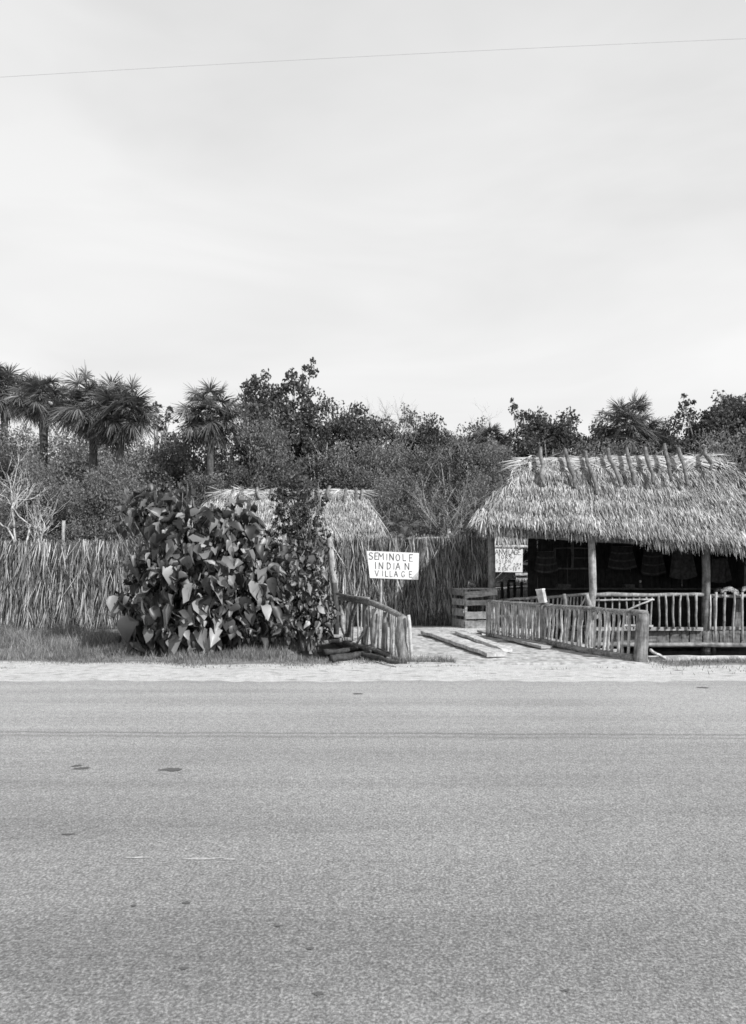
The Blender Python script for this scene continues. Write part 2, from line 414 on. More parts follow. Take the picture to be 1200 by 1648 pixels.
# ------------------------------------------------------------------ the big open shelter on the right
C0 = V(2.62, 17.2, 2.98); C1 = V(11.5, 17.2, 2.22); B0 = V(3.50, 20.9, 3.08); B1 = V(11.3, 22.6, 2.6)
RA = P(856, 743, 19.2); RB = P(1146, 737, 19.3)
ch = empty('thatched_shelter', (7, 19.5, .1), 'large open-sided thatched shelter with crooked ridge poles, standing over the canal on the right', 'shelter')
tb = MB()
CM = C0 * .62 + C1 * .38 + V(0, 0, .02)
front = [C0, C1, RA, RB]; left = [B0, C0, RA + V(-.05, .1, -.35), RA + V(-.05, -.1, -.35)]; back = [B1, B0, RB, RA]; right = [C1, B1, RB, RB]
for q in (front, left, back, right): roof_base(tb, [np.asarray(a, float) for a in q])
base = tb.build('roof_underlay', M['thatch_base'], ch)
tm = MB()
thatch(tm, front, 1900, L=(.10, .26), W=(.010, .023), lean=.2); thatch(tm, left, 800, L=(.14, .34), W=(.012, .03), lean=.3); thatch(tm, back, 120); thatch(tm, right, 350, L=(.16, .4))
# hip edges, heavier bundles
for a, b_, n in ((C0, RA, 900), (C1, RB, 500)):
    u = G.random(n); root = a + (b_ - a) * u[:, None] + G.normal(0, .06, (n, 3)) + V(0, 0, .05)
    d = unit(unit(a - b_) + G.normal(0, .3, (n, 3)))
    blades(tm, root, d, unit(np.cross(d, V(0, -.5, 1))), V(0, 0, -1), G.uniform(.18, .4, n), G.uniform(.018, .04, n), .08)
roof = tm.build('roof', M['thatch'], ch)
rc = MB(); ridge_cap(rc, RA + V(-.32, 0, .0), RB, 900, .32); rc.build('ridge_cap', M['ridge'], roof)
for (xt, yt, xb, yb) in ((870, 720, 873, 783), (909, 723, 921, 786), (942, 727, 957, 796), (978, 722, 996, 784), (1008, 721, 1017, 781),
                         (1038, 720, 1047, 779), (1069, 715, 1076, 775), (1091, 721, 1101, 781), (1134, 724, 1138, 757)):
    top = P(xt, yt, 19.05); bot = P(xb, yb, 18.72 - (yb - 745) * .0085)
    bot = bot + V(0, -.15, .0)
    mb = MB(); midp = (top + bot) / 2 + V(G.normal(0, .025), -.01, .02)
    tube(mb, [top, top * .75 + bot * .25 + V(G.normal(0, .02), .02, 0), midp, bot * .75 + top * .25 + V(G.normal(0, .04), -.02, 0), bot], [.042, .056, .056, .052, .042], 8, .12)
    tube(mb, [top, top + V(-.02, .5, -.35), top + V(.1, 1.0, -1.1)], [.03, .04, .04], 7, .08)
    mb.build('ridge_pole', M['pole_bark'], ch, smooth=True)
def post(name, parent, p0, p1, r0, r1, mat='bark', wob=.012):
    return one_stick(name, M[mat], parent, p0, p1, r0, r1, wob=wob, n=10, ns=12, lump=.03)
post('post', ch, P(952, 860, 17.62) + V(0, 0, .3), V(P(950, 1040, 17.62)[0], 17.62, -.9), .088, .10, 'stick')
post('post', ch, P(1134, 870, 17.95) + V(0, 0, .3), V(P(1135, 1058, 17.95)[0], 17.95, -1.0), .10, .105)
post('post', ch, V(11.0, 18.0, 2.7), V(11.0, 18.0, -1.0), .10, .105)
post('post', ch, P(790, 840, 19.95), V(P(792, 1000, 19.95)[0], 19.95, .1), .105, .115, 'stick')
post('post', ch, V(10.9, 21.9, 2.9), V(10.9, 21.9, .1), .1, .1)
post('beam', ch, V(2.9, 17.7, 2.72), V(11.2, 17.85, 2.3), .07, .06)
post('beam', ch, V(2.9, 17.6, 2.7), V(3.6, 20.8, 2.85), .07, .06)
fl = MB()
for k in range(11):
    yy = 18.0 + k * .26
    board(fl, (5.0 - .15 * k * .26, yy, .17), (11.6, yy, .17), .25, .04)
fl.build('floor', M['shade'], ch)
sk = MB()
xk = 4.9
while xk < 11.6:
    wk = G.uniform(.16, .34)
    board(sk, (xk + wk / 2, 17.86 + G.uniform(-.01, .01), .17), (xk + wk / 2 + G.normal(0, .01), 17.86, -.16 + G.uniform(-.03, .02)), wk - .02, .025, up=(0, -1, 0))
    xk += wk
sk.build('skirting', wood_mat('skirt_board', .10, .24, 'Z'), ch)
for dz, th, yy in ((-.19, .13, 17.80), (-.52, .16, 17.92)):
    bm_ = MB(); stick(bm_, (4.6, yy, dz), (11.8, yy + .02, dz), th / 2, th / 2, .006, 14, 10, .04); bm_.build('beam', M['log'], ch, smooth=True)
# interior: dark back wall, counter, window bars
wl_ = MB(); xk = P(849, 900, 20.5)[0]; x0 = xk
while xk < 11.5:
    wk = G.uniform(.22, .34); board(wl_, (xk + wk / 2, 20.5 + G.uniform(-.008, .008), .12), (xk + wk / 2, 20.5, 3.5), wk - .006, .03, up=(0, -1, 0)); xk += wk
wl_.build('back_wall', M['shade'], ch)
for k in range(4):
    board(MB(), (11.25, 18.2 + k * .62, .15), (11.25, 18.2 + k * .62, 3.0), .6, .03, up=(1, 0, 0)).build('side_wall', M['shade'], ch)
ct = MB(); board(ct, (x0 + .05, 19.55, 1.235), (11.4, 19.55, 1.235), .55, .045)
ctr = ct.build('counter', wood_mat('counter_board', .03, .08, 'X'), ch)
cf = MB(); xk = x0 + .1
while xk < 11.3:
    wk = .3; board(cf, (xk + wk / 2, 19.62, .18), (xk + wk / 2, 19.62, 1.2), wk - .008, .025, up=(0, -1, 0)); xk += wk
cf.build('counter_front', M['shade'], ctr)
M['bars'] = wood_mat('window_bar', .08, .16)
wf = MB()
for (xa, ya, xb, yb, t) in ((921, 850, 921, 914, .07), (893, 915, 950, 915, .05), (893, 882, 948, 882, .035), (924, 898, 948, 898, .03), (893, 882, 893, 915, .04), (948, 850, 948, 915, .04)):
    p0, p1 = P(xa, ya, 20.42), P(xb, yb, 20.42); board(wf, p0, p1, t, .04, up=(0, -1, 0))
wf.build('window_frame', M['bars'], ch)

# hanging garments, goods on the counter
def garment(x, y, d, wd, hh, mat, label):
    c = P(x, y, d); nu, nv = 14, 10
    U, W_ = np.meshgrid(np.linspace(-1, 1, nu), np.linspace(0, 1, nv))
    X = U * wd / 2 * (.75 + .35 * W_); Z = -W_ * hh - .06 * (1 - U * U) * (0.4 + W_) + .0
    Y = .045 * np.sin(U * 9 + W_ * 1.5) * (.3 + W_)
    i, j = np.meshgrid(np.arange(nu - 1), np.arange(nv - 1)); b = (j * nu + i).ravel()
    pts = c + np.stack([X, Y, Z], -1).reshape(-1, 3)
    f = np.stack([b, b + 1, b + nu + 1, b + nu], -1)
    bk = pts + V(0, .02, 0); n = len(pts)
    t = empty('hanging_garment', c, label, 'garment', 'patchwork garments hanging in the shop')
    MB().add(np.concatenate([pts, bk]), np.concatenate([f, f[:, ::-1] + n])).build('cloth', mat, t, smooth=True)
    for k, zf in enumerate((.3, .62, .9)):
        r = int(zf * (nv - 1)); band = np.concatenate([pts.reshape(nv, nu, 3)[r], pts.reshape(nv, nu, 3)[r] - V(0, 0, .05)]) - V(0, .012, 0)
        e = np.arange(nu - 1); MB().add(band, np.stack([e, e + nu, e + nu + 1, e + 1], -1)).build('trim_band', M['cloth_mid'], t, smooth=True)
    st = MB(); stick(st, c + V(-wd * .4, 0, .0), c + V(wd * .4, 0, .01), .012, .012, .003, 4, 6); 
    for s in (-1, 1): stick(st, c + V(s * wd * .35, 0, 0), c + V(s * wd * .35, 0, P(0, 838, d)[2] - c[2]), .006, .006, .002, 3, 5)
    st.build('hanger', M['bark_dark'], t)
garment(878, 888, 19.9, .65, .55, M['cloth_dark'], 'dark patchwork garment hanging left of the shop window')
garment(1000, 880, 19.9, .8, .6, M['cloth_dark'], 'dark patchwork garment hanging in the shop right of the slim front post')
garment(1050, 884, 20.0, .7, .7, M['cloth_dark'], 'dark banded garment hanging at the middle of the shop back wall')
garment(1098, 886, 19.8, .75, .75, M['cloth_mid'], 'lighter banded garment hanging in deep swags left of the thick front post')
garment(1158, 900, 19.6, .6, .6, M['cloth_mid'], 'pale grey garment hanging right of the thick front post')
for (x, lab, s) in ((1030, 'tiny doll standing on the shop counter', 1), (1010, 'small dark bundle lying on the shop counter', .6), (905, 'low stack of folded cloth on the counter under the window', .8)):
    c = P(x, 948, 19.5); c[2] = 1.26
    if s == 1:
        t = empty('doll', c, lab, 'doll')
        tube(MB(), [c, c + V(0, 0, .06), c + V(0, 0, .13), c + V(0, 0, .15)], [.06, .05, .03, .02], 10, .02).build('dress', M['cloth_mid'], t, smooth=True)
        tube(MB(), [c + V(0, 0, .15), c + V(0, 0, .165), c + V(0, 0, .19), c + V(0, 0, .21), c + V(0, 0, .215)], [.012, .026, .034, .024, .006], 10, .02).build('head', M['cloth_pale'], t, smooth=True)
    else:
        mb = MB()
        for k in range(3): board(mb, c + V(-.2 * s, 0, .02 + .035 * k), c + V(.25 * s, G.normal(0, .02), .02 + .035 * k), .22, .034, rough=.006, n=8)
        tag(mb.build('cloth_bundle', M['cloth_mid'], loc=c), lab, 'cloth bundle')
# draped light cloth on the right rail
def drape(x0, x1, ytop, d, lab, mat):
    n = 16; mb = MB(); c = P((x0 + x1) / 2, ytop, d)
    us = np.linspace(0, 1, n)
    for k in range(3):
        pts = np.array([P(x0 + (x1 - x0) * u, ytop + 6 - 6 * math.sin(math.pi * min(1, u * 1.1 + .05 * k)) + 9 * max(0, u - .75) + k * 2, d - .03 * k) for u in us])
        tube(mb, pts + G.normal(0, .006, (n, 3)), .042 - .008 * k, 8, .28)
    return tag(mb.build('draped_cloth', mat, smooth=True, loc=c), lab, 'cloth')
drape(1160, 1188, 946, 17.95, 'pale cloth draped in a hump over the right-hand stick rail', M['cloth_grey'])
drape(1150, 1166, 947, 18.1, 'grey bundle of cloth lying behind the right-hand stick rail', M['cloth_mid'])
drape(1193, 1225, 944, 17.95, 'light cloth heaped on the rail at the right edge of the photo', M['cloth_grey'])

# ------------------------------------------------------------------ railings
def railing(name, loc, label): return empty(name, loc, label, 'railing')
def picket(par, p0, p1, r, mat='stick', wob=.008):
    one_stick('picket', M[mat], par, p0, p1, r * G.uniform(.85, 1.1), r * G.uniform(.8, 1.05), wob=wob, n=6, ns=7, lump=.07)
# veranda front
vr = railing('stick_railing', (P(1040, 0, 17.65)[0], 17.65, .2), 'stick railing with a diagonal brace along the shelter front between its two posts')
one_stick('top_rail', M['stick'], vr, P(950, 957, 17.66), P(1131, 957, 17.8), .055, .05, wob=.006, n=14)
one_stick('middle_rail', M['stick'], vr, P(956, 966, 17.64), P(1052, 965, 17.7), .025, .025, wob=.004)
board(MB(), P(956, 1012, 17.68), P(1130, 1012, 17.80), .09, .05, up=(0, -1, 0)).build('bottom_rail', M['board'], vr)
board(MB(), P(1000, 1006, 17.5), P(1050, 1007, 17.58), .05, .04, up=(0, -1, 0)).build('batten', M['pale'], vr)
one_stick('brace', M['pale'], vr, P(996, 988, 17.56), P(1050, 964, 17.6), .028, .022, wob=.006)
for x in (961, 974, 985, 996, 1007, 1019, 1029, 1040, 1048, 1060, 1072, 1084, 1095, 1107, 1120):
    picket(vr, P(x + G.normal(0, 1), 957, 17.72), P(x + G.normal(0, 1.2), 1012, 17.70), .030 if x > 1055 else .024)
# veranda right
v2 = railing('stick_railing', (P(1200, 0, 17.9)[0], 17.9, .2), 'stick railing with long overhanging pickets right of the thick shelter post')
one_stick('top_rail', M['stick'], v2, P(1142, 959, 17.97), P(1330, 957, 17.97), .05, .05, wob=.008, n=14)
board(MB(), P(1144, 1011, 17.97), P(1330, 1011, 17.97), .085, .05, up=(0, -1, 0)).build('bottom_rail', M['board'], v2)
for x in (1151, 1165, 1180, 1193, 1208, 1223, 1239, 1255): picket(v2, P(x + 1, 953, 17.86), P(x - 1 + G.normal(0, 1), 1030 + G.uniform(-4, 8), 17.86), .033)
one_stick('post', M['bark'], v2, P(1149, 960, 17.99), V(P(1149, 0, 17.99)[0], 17.99, -.9), .05, .055)
one_stick('post', M['pale'], v2, P(1142.5, 957, 17.83), P(1142, 1013, 17.83), .022, .026, wob=.004)
board(MB(), P(1187, 963, 18.3), P(1187, 1010, 18.3), .2, .03, up=(0, -1, 0)).build('panel_board', wood_mat('striped_board', .08, .3, 'Z'), v2)
# side rail of the veranda
v3 = railing('stick_railing', (P(870, 0, 18.6)[0], 18.6, .2), 'stick railing running from the slim shelter post back towards the wooden counter')
A3, B3 = P(948, 956, 17.6), P(796, 967, 19.6)
def l3(x, z=None):
    t = (948 - x) / 152.; q = A3 + (B3 - A3) * (t * 19.6 / 17.6 / (1 + t * (19.6 / 17.6 - 1)) if 0 else t)
    q = q.copy(); 
    if z is not None: q[2] = z
    return q
one_stick('top_rail', M['stick'], v3, A3, l3(868), .042, .04, wob=.01, n=8)
one_stick('top_rail', M['stick'], v3, l3(880) + V(0, -.05, .02), B3, .04, .034, wob=.012, n=8)
one_stick('bottom_rail', M['log'], v3, l3(945, .3), l3(800, .25), .035, .03, wob=.008)
for x in (941, 936, 930, 925, 920, 915, 906, 900, 893, 886, 879, 872, 866, 852, 847, 838, 828, 818, 808):
    q = l3(x); picket(v3, q + V(.02, 0, -.02), l3(x + G.normal(0, 1), .2), .024)
for x in (910, 860): one_stick('post', M['bark'], v3, l3(x) + V(0, -.05, .05), l3(x, .05) + V(0, -.05, 0), .05, .055)
one_stick('brace', M['pale'], v3, P(928, 984, 17.6), P(942, 962, 17.5), .022, .022, wob=.004)
sp = MB(); stick(sp, P(957, 996, 17.4), P(944, 957, 17.45), .10, .045, .01, 6, 8); 
tag(sp.build('leaning_stake', M['stick'], smooth=True, loc=P(957, 996, 17.4)), 'short split stake leaning against the foot of the slim shelter post', 'stake')

# bridge rails: lines of the two bridge edges
NR, FR = V(4.97, 12.6), V(2.78, 16.56)
NL, FL_ = V(.53, 12.75), V(-.93, 17.0)
def deck_z(y): return .03 + .14 * min(1., max(0., (y - 12.5) / 5.5))
def lr(t, z): q = NR + (FR - NR) * t; return V(q[0], q[1], z)
br = railing('stick_railing', lr(.5, .1), 'close-set stick railing on the right side of the footbridge, ending in a stout front post')
zt = lambda t: .90 + .085 * t
zb = lambda t: .075 + .115 * t
sun_side = V(.88, -.47, 0) * .05
one_stick('top_rail', M['log'], br, lr(-.02, zt(0) + .01), lr(.56, zt(.56)), .062, .055, wob=.008, n=12)
one_stick('top_rail', M['log'], br, lr(.52, zt(.52) + .01), lr(1.01, zt(1)), .05, .042, wob=.006, n=10)
one_stick('bottom_rail', M['log'], br, lr(.03, .07) + sun_side * -1.2, lr(.60, zb(.6) + .05) + sun_side * -1.2, .07, .06, wob=.01, n=10)
one_stick('bottom_rail', M['log'], br, lr(.55, zb(.55) - .01), lr(1.0, zb(1) + .0), .05, .045, wob=.008, n=10)
for k in range(20):
    t = .055 + .485 * k / 19; picket(br, mat='picket', p0=lr(t + G.normal(0, .003), zt(t) + .0) - sun_side * .9, p1=lr(t + .012 + G.normal(0, .004), zb(t) - .02) - sun_side * .9, r=.029, wob=.012)
for k in range(23):
    t = .59 + .405 * k / 22; picket(br, mat='picket', p0=lr(t + G.normal(0, .002), zt(t)) - sun_side * .8, p1=lr(t + .004 + G.normal(0, .003), zb(t) - .03) - sun_side * .8, r=.027, wob=.009)
one_stick('post', M['bark'], br, lr(0, .90), lr(-.0, -.08) + V(-.04, 0, 0), .112, .125, wob=.008, n=8, ns=14, lump=.03)
one_stick('post', M['bark'], br, lr(.555, .98) - sun_side * 2, lr(.555, .1) - sun_side * 2, .04, .05, wob=.006, n=7, ns=9)
# white box on the middle post
bp = lr(.555, 1.0) - sun_side * 2
bx = empty('mailbox', bp, 'white tilted wooden box nailed on a post of the right bridge railing', 'box')
ax = V(.052, -.06, .01); ay = V(.06, .07, 0) * .7; az_ = V(-.03, 0, .14)
box(MB(), bp + V(-.01, -.02, .16), ax, ay, az_).build('box_body', M['cloth_pale'], bx)
box(MB(), bp + V(-.01, -.02, .16) + az_ * 1.06, ax * 1.1, ay * 1.1, az_ * .07).build('lid', M['paint'], bx)
# left railing
def ll(t, z): q = NL + (FL_ - NL) * t; return V(q[0], q[1], z)
lf = railing('log_railing', ll(.5, .1), 'crooked log railing of thick uneven posts on the left side of the footbridge')
zl = lambda t: .86 + .33 * min(1, t * 1.15)
def onleft(x, y):                       # point on the rail's vertical plane seen at pixel x, y
    k = (x - 600) / F_PX; dx, dy = FL_ - NL
    t = (k * NL[1] - NL[0]) / (dx - k * dy); q = NL + (FL_ - NL) * t
    return V(q[0], q[1], CAM_H - (y - HOR) / F_PX * q[1])
tube(MB(), [onleft(*q) for q in ((546, 962), (570, 966), (598, 970), (622, 980), (647, 993))], [.05, .055, .062, .06, .062], 10, .12).build('top_rail', M['log'], lf, smooth=True)
tube(MB(), [onleft(*q) + V(-.06, -.06, .02) for q in ((546, 957), (570, 962), (598, 965))], [.035, .042, .035], 9, .12).build('top_rail', M['log'], lf, smooth=True)
for (xa, ya, xb, yb, r, mt) in ((646, 992, 650, 1066, .10, 'bark'), (620, 985, 619, 1052, .055, 'bark'), (603, 980, 602, 1046, .085, 'stick'), (588, 972, 586, 1036, .07, 'bark'),
                                (573, 968, 558, 1036, .05, 'bark'), (567, 968, 565, 1030, .035, 'stick'), (548, 975, 556, 1028, .05, 'stick'), (558, 968, 557, 1028, .04, 'bark')):
    p1 = onleft(xb, yb); p1[2] = min(p1[2], deck_z(p1[1])) - .03
    one_stick('post', M[mt], lf, onleft(xa, ya), p1, r, r * 1.08, wob=.014, n=8, ns=10)
for x in (552, 561, 570, 577, 581, 585, 591, 594, 597, 606, 610, 614, 617, 623, 626, 629, 633, 637, 641):
    a = onleft(x, 0); h_ = np.interp(x, [546, 598, 647], [962, 970, 993]); p0 = onleft(x, h_ + 4) + V(.06, .08, 0); p1 = p0.copy(); p1[2] = deck_z(p1[1]) - .02; p1[0] += G.normal(0, .02)
    picket(lf, p0, p1, .022, 'stick')
one_stick('brace', M['pale'], lf, onleft(578, 1042) + V(-.1, -.12, 0), onleft(597, 1006) + V(-.1, -.12, 0), .028, .026, wob=.004)
e = MB(); p0 = onleft(655, 990) + V(.03, .1, 0); p1 = V(p0[0] + .07, p0[1], -.02); stick(e, p1, p0, .035, .03, .008)
tag(e.build('pale_stake', M['pale'], smooth=True, loc=p1), 'slender pale stake beside the front post of the log railing', 'stake')
tp = empty('leaning_pole', V(P(542, 0, 17.1)[0], 17.1, .1), 'tall pale pole leaning left at the back end of the log railing', 'pole')
tube(MB(), [P(527, 850, 17.2), P(531, 880, 17.2), P(536, 925, 17.1), P(539, 955, 17.1)], [.055, .075, .085, .09], 10, .03).build('upper_pole', M['stick'], tp, smooth=True)
q1 = P(541, 1034, 17.1); q1[2] = .02
tube(MB(), [P(538, 938, 17.0), P(541, 985, 17.0), V(q1[0], 17.0, .0)], [.06, .07, .07], 10, .05).build('lower_pole', M['bark_dark'], tp, smooth=True)

# deck
dk = empty('footbridge', (2.2, 15, 0), 'low sandy plank footbridge leading from the road shoulder over the canal to the village', 'bridge')
mb = MB(); yy = 12.45
while yy < 18.6:
    wd = G.uniform(.17, .26)
    tl = (yy - NL[1]) / (FL_[1] - NL[1]); tr = (yy - NR[1]) / (FR[1] - NR[1])
    xl = NL[0] + (FL_[0] - NL[0]) * tl - G.uniform(0, .2); xr = NR[0] + (FR[0] - NR[0]) * tr + G.uniform(.05, .3)
    z0 = deck_z(yy + wd / 2)
    board(mb, (xl, yy + wd / 2 + G.normal(0, .01), z0 - .03), (xr, yy + wd / 2 + G.normal(0, .02), z0 - .03 + G.normal(0, .006)), wd - .008, .055, n=10, rough=.006)
    yy += wd
mb.build('deck', M['deckboard'], dk)
for a, b_ in ((NL + V(.05, .2), FL_), (NR + V(-.1, .2), FR), ((NL + NR) / 2 + V(0, .2), (FL_ + FR) / 2)):
    mb = MB(); pts = [V(*(a + (b_ - a) * t), deck_z((a + (b_ - a) * t)[1]) - .16) for t in np.linspace(-.02, 1.1, 9)]
    tube(mb, pts, .085, 8).build('stringer', M['bark_dark'], dk, smooth=True)
# loose planks on the deck
def deckp(x, y, lift=0.):
    d = 15.
    for _ in range(30): d = (CAM_H - deck_z(d)) * F_PX / (y - HOR)
    return V((x - 600) / F_PX * d, d, deck_z(d) + lift)
pl = (((690, 1021), (800, 1059), .42, .07, 'wide pale plank lying lengthwise on the bridge, nearest the left railing'),
      ((738, 1021), (816, 1051), .22, .06, 'narrow pale plank lying against the right side of the wide plank'),
      ((775, 1019), (880, 1046), .25, .05, 'dark plank end lying by the far section of right railing'),
      ((800, 1018), (935, 1045), .30, .06, 'long grey plank lying along the foot of the right railing'),
      ((850, 1036), (990, 1052), .25, .05, 'grey plank lying under the near section of right railing'))
for k, (a, b_, wd, th, lab) in enumerate(pl):
    p0, p1 = deckp(*a, .03 + th / 2), deckp(*b_, .03 + th / 2)
    tag(board(MB(), p0, p1, wd, th, n=10, rough=.008).build('loose_plank', M['pale'] if k not in (2, 3) else M['board'], loc=(p0 + p1) / 2), lab, 'plank', 'loose planks lying on the footbridge')
# driftwood under the left rail
for k, (xa, ya, xb, yb, r) in enumerate(((506, 1038, 584, 1029, .07), (522, 1050, 598, 1040, .08), (556, 1034, 640, 1060, .07), (534, 1060, 604, 1048, .09), (580, 1052, 642, 1066, .06), (596, 1042, 628, 1056, .05))):
    d1 = CAM_H * F_PX / (ya + 8 - HOR); d2 = CAM_H * F_PX / (yb + 8 - HOR)
    p0, p1 = P(xa, ya, d1), P(xb, yb, d2); p0[2] = max(p0[2], r * .4); p1[2] = max(p1[2], r * .4)
    lab = ('grey log topmost in the heap beside the leaning pole', 'thick dark log in the middle of the heap under the railing', 'sloping log running down towards the front railing post',
           'fat low log at the grassy front of the heap', 'short log end at the foot of the front railing post', 'thin log wedged between the others under the railing')[k]
    tag(stick(MB(), p0, p1, r * .75, r * .5, .014, 9, 9, .2).build('driftwood_log', M['bark'] if k in (0, 2) else M['bark_dark'], smooth=True, loc=(p0 + p1) / 2), lab, 'log', 'logs heaped under the left railing')
# curb timber on the canal bank
tag(board(MB(), (5.25, 13.05, .03), (12.5, 13.15, .03), .12, .09, n=20, rough=.006).build('edge_timber', M['pale'], loc=(8, 13.1, .03)), 'pale timber laid along the canal bank right of the stout railing post', 'timber')
tag(stick(MB(), P(1046, 1046, 12.75), (5.55, 13.0, .03), .03, .025, .01).build('short_brace_stick', M['pale'], smooth=True, loc=(5.3, 12.9, 0)), 'short pale stick slanting from the stout railing post to the bank timber', 'stick')

# ------------------------------------------------------------------ plank counter (booth)
bt = empty('plank_counter', (2.85, 18.9, .15), 'rough waist-high counter box of gapped planks with a sloping top, beside the corner post', 'counter')
fx = unit(V(1, .10, 0)); bk = unit(V(-.22, 1, 0)); up = V(0, 0, 1)
p00 = V(P(748, 0, 18.8)[0], 18.8, .14); Wc, Dc, Hc = .86, .95, 1.10
def cb(u, d_, z): return p00 + fx * u + bk * d_ + up * z
for (u, d_) in ((.03, .03), (Wc - .03, .03), (.03, Dc - .03), (Wc - .03, Dc - .03)):
    board(MB(), cb(u, d_, -.04), cb(u, d_, Hc - .03), .075, .07, up=fx).build('corner_post', M['crate'], bt)
for (z, h_) in ((.12, .22), (.38, .20), (.72, .14)):
    board(MB(), cb(-.01, -.03, z), cb(Wc + .01, -.03, z + .01), h_, .03, up=(0, -1, 0)).build('front_board', M['crate'], bt)
board(MB(), cb(-.02, -.035, .93), cb(Wc + .03, -.035, 1.02), .17, .03, up=(0, -1, 0)).build('front_board', M['crate'], bt)
for (z, h_) in ((.14, .24), (.45, .20), (.74, .18), (1.0, .16)):
    board(MB(), cb(-.03, 0, z), cb(-.03, Dc, z), h_, .03, up=fx).build('side_board', M['crate'], bt)
for k in range(4):
    board(MB(), cb(-.05, .08 + k * .26, Hc + .0), cb(Wc + .05, .08 + k * .26, Hc + .01), .24, .03).build('top_board', M['board'], bt)
gb = cb(.38, .55, Hc + .02)
jar = empty('glass_bowl', gb, 'small round glass bowl standing on the plank counter', 'bowl')
m_, nt_, out_ = new_mat('dull_glass'); pb = principled(nt_, out_, .25, .15, None, .6)
pb.inputs['Transmission Weight'].default_value = .6
tube(MB(), [gb, gb + V(0, 0, .02), gb + V(0, 0, .09), gb + V(0, 0, .16), gb + V(0, 0, .19)], [.08, .11, .135, .115, .10], 16, 0).build('bowl_body', m_, jar, smooth=True)
tube(MB(), [gb + V(0, 0, .185), gb + V(0, 0, .205)], [.11, .112], 16, 0).build('rim', M['board'], jar, smooth=True)

# ------------------------------------------------------------------ signs
FONT = {'S': [[(.7, .88), (.5, 1), (.2, .98), (.05, .8), (.2, .6), (.55, .45), (.7, .25), (.55, .03), (.25, 0), (.02, .1)]], 'E': [[(.62, 1), (.05, 1), (.05, 0), (.65, 0)], [(.05, .52), (.5, .52)]],
        'M': [[(0, 0), (.05, 1), (.42, .45), (.8, 1), (.85, 0)]], 'I': [[(.1, 0), (.1, 1)]], 'N': [[(.02, 0), (.02, 1), (.68, 0), (.7, 1)]],
        'O': [[(.35, 1), (.1, .85), (0, .5), (.1, .12), (.35, 0), (.6, .12), (.7, .5), (.6, .85), (.35, 1)]], 'L': [[(.05, 1), (.05, 0), (.55, 0)]],
        'D': [[(.05, 0), (.05, 1), (.4, .93), (.62, .7), (.64, .35), (.45, .08), (.05, 0)]], 'A': [[(0, 0), (.38, 1), (.75, 0)], [(.15, .36), (.6, .36)]],
        'V': [[(0, 1), (.38, 0), (.75, 1)]], 'G': [[(.66, .82), (.45, 1), (.2, .95), (.03, .65), (.05, .25), (.25, 0), (.55, .05), (.66, .35), (.42, .38)]],
        'T': [[(.33, 0), (.33, 1)], [(0, 1), (.68, 1)]], 'R': [[(.05, 0), (.05, 1), (.45, .97), (.6, .75), (.45, .52), (.05, .48)], [(.3, .5), (.65, 0)]],
        'C': [[(.66, .82), (.45, 1), (.2, .95), (.03, .65), (.05, .25), (.25, 0), (.55, .03), (.66, .2)]], 'H': [[(.05, 0), (.05, 1)], [(.65, 0), (.65, 1)], [(.05, .5), (.65, .5)]],
        'U': [[(.05, 1), (.05, .25), (.25, 0), (.5, .02), (.65, .25), (.65, 1)]], '2': [[(.05, .8), (.25, 1), (.5, .95), (.58, .7), (.05, 0), (.62, 0)]],
        '5': [[(.6, 1), (.1, 1), (.08, .58), (.4, .62), (.6, .4), (.5, .08), (.2, 0), (.03, .1)]], '1': [[(.1, .8), (.25, 1), (.25, 0)]], '0': [[(.3, 1), (.08, .8), (.08, .2), (.3, 0), (.52, .2), (.52, .8), (.3, 1)]],
        '-': [[(.05, .4), (.6, .4)]], '¢': [[(.45, .85), (.2, .95), (.05, .75), (.2, .55), (.45, .62)], [(.28, 1.05), (.25, .45)]], ' ': []}
def write(mb, text, o, ux, uz, nrm, h, gaps, sw):   # gaps: x offset (m) of each letter
    for chh, gx in zip(text, gaps):
        jx, jz, jr = G.normal(0, .01), G.normal(0, .02), G.normal(0, .03)
        for pl_ in FONT[chh]:
            pts = [o + ux * (gx + (a * math.cos(jr) - b_ * math.sin(jr) + jx) * h * .85) + uz * (b_ + jz) * h for a, b_ in pl_]
            for p0, p1 in zip(pts, pts[1:]):
                d = unit(p1 - p0); s = np.cross(nrm, d); w_ = sw * G.uniform(.75, 1.25) / 2
                q = [p0 - d * w_ * .6, p1 + d * w_ * .6]; o_ = nrm * G.uniform(.0, .002)
                mb.add([q[0] - s * w_ + o_, q[0] + s * w_ + o_, q[1] + s * w_ + o_, q[1] - s * w_ + o_], [[0, 1, 2, 3]])
def sign_plate(mb, cs, th):
    cs = np.array(cs); bk_ = cs + V(0, th, 0)
    mb.add(np.concatenate([cs, bk_]), [[0, 1, 2, 3], [7, 6, 5, 4], [0, 4, 5, 1], [1, 5, 6, 2], [2, 6, 7, 3], [3, 7, 4, 0]])
DS = 18.5
s1 = empty('village_sign', V(P(612, 0, DS)[0], DS, .14), 'white hand-lettered board reading SEMINOLE INDIAN VILLAGE on a thin stake before the thatch fence', 'sign')
mb = MB(); cs = [P(595, 930, DS), P(673, 933, DS), P(674, 890, DS), P(590, 886.5, DS)]; sign_plate(mb, cs, .03)
mb.build('board', M['paint'], s1)
sc = DS / F_PX
nr = V(0, -1, 0); ux = unit(V(1, 0, -.04)); uz = V(0, 0, 1)
def line(par, text, xs_, ybase, hpx, slope, d, sw, mt='ink'):
    mb = MB()
    for c_, xx in zip(text, xs_):
        write(mb, c_, P(xx, ybase + (xx - xs_[0]) * slope, d) + nr * .006, V(1, 0, 0), uz, nr, hpx * d / F_PX, [0], sw)
    mb.build('lettering', M[mt], par)
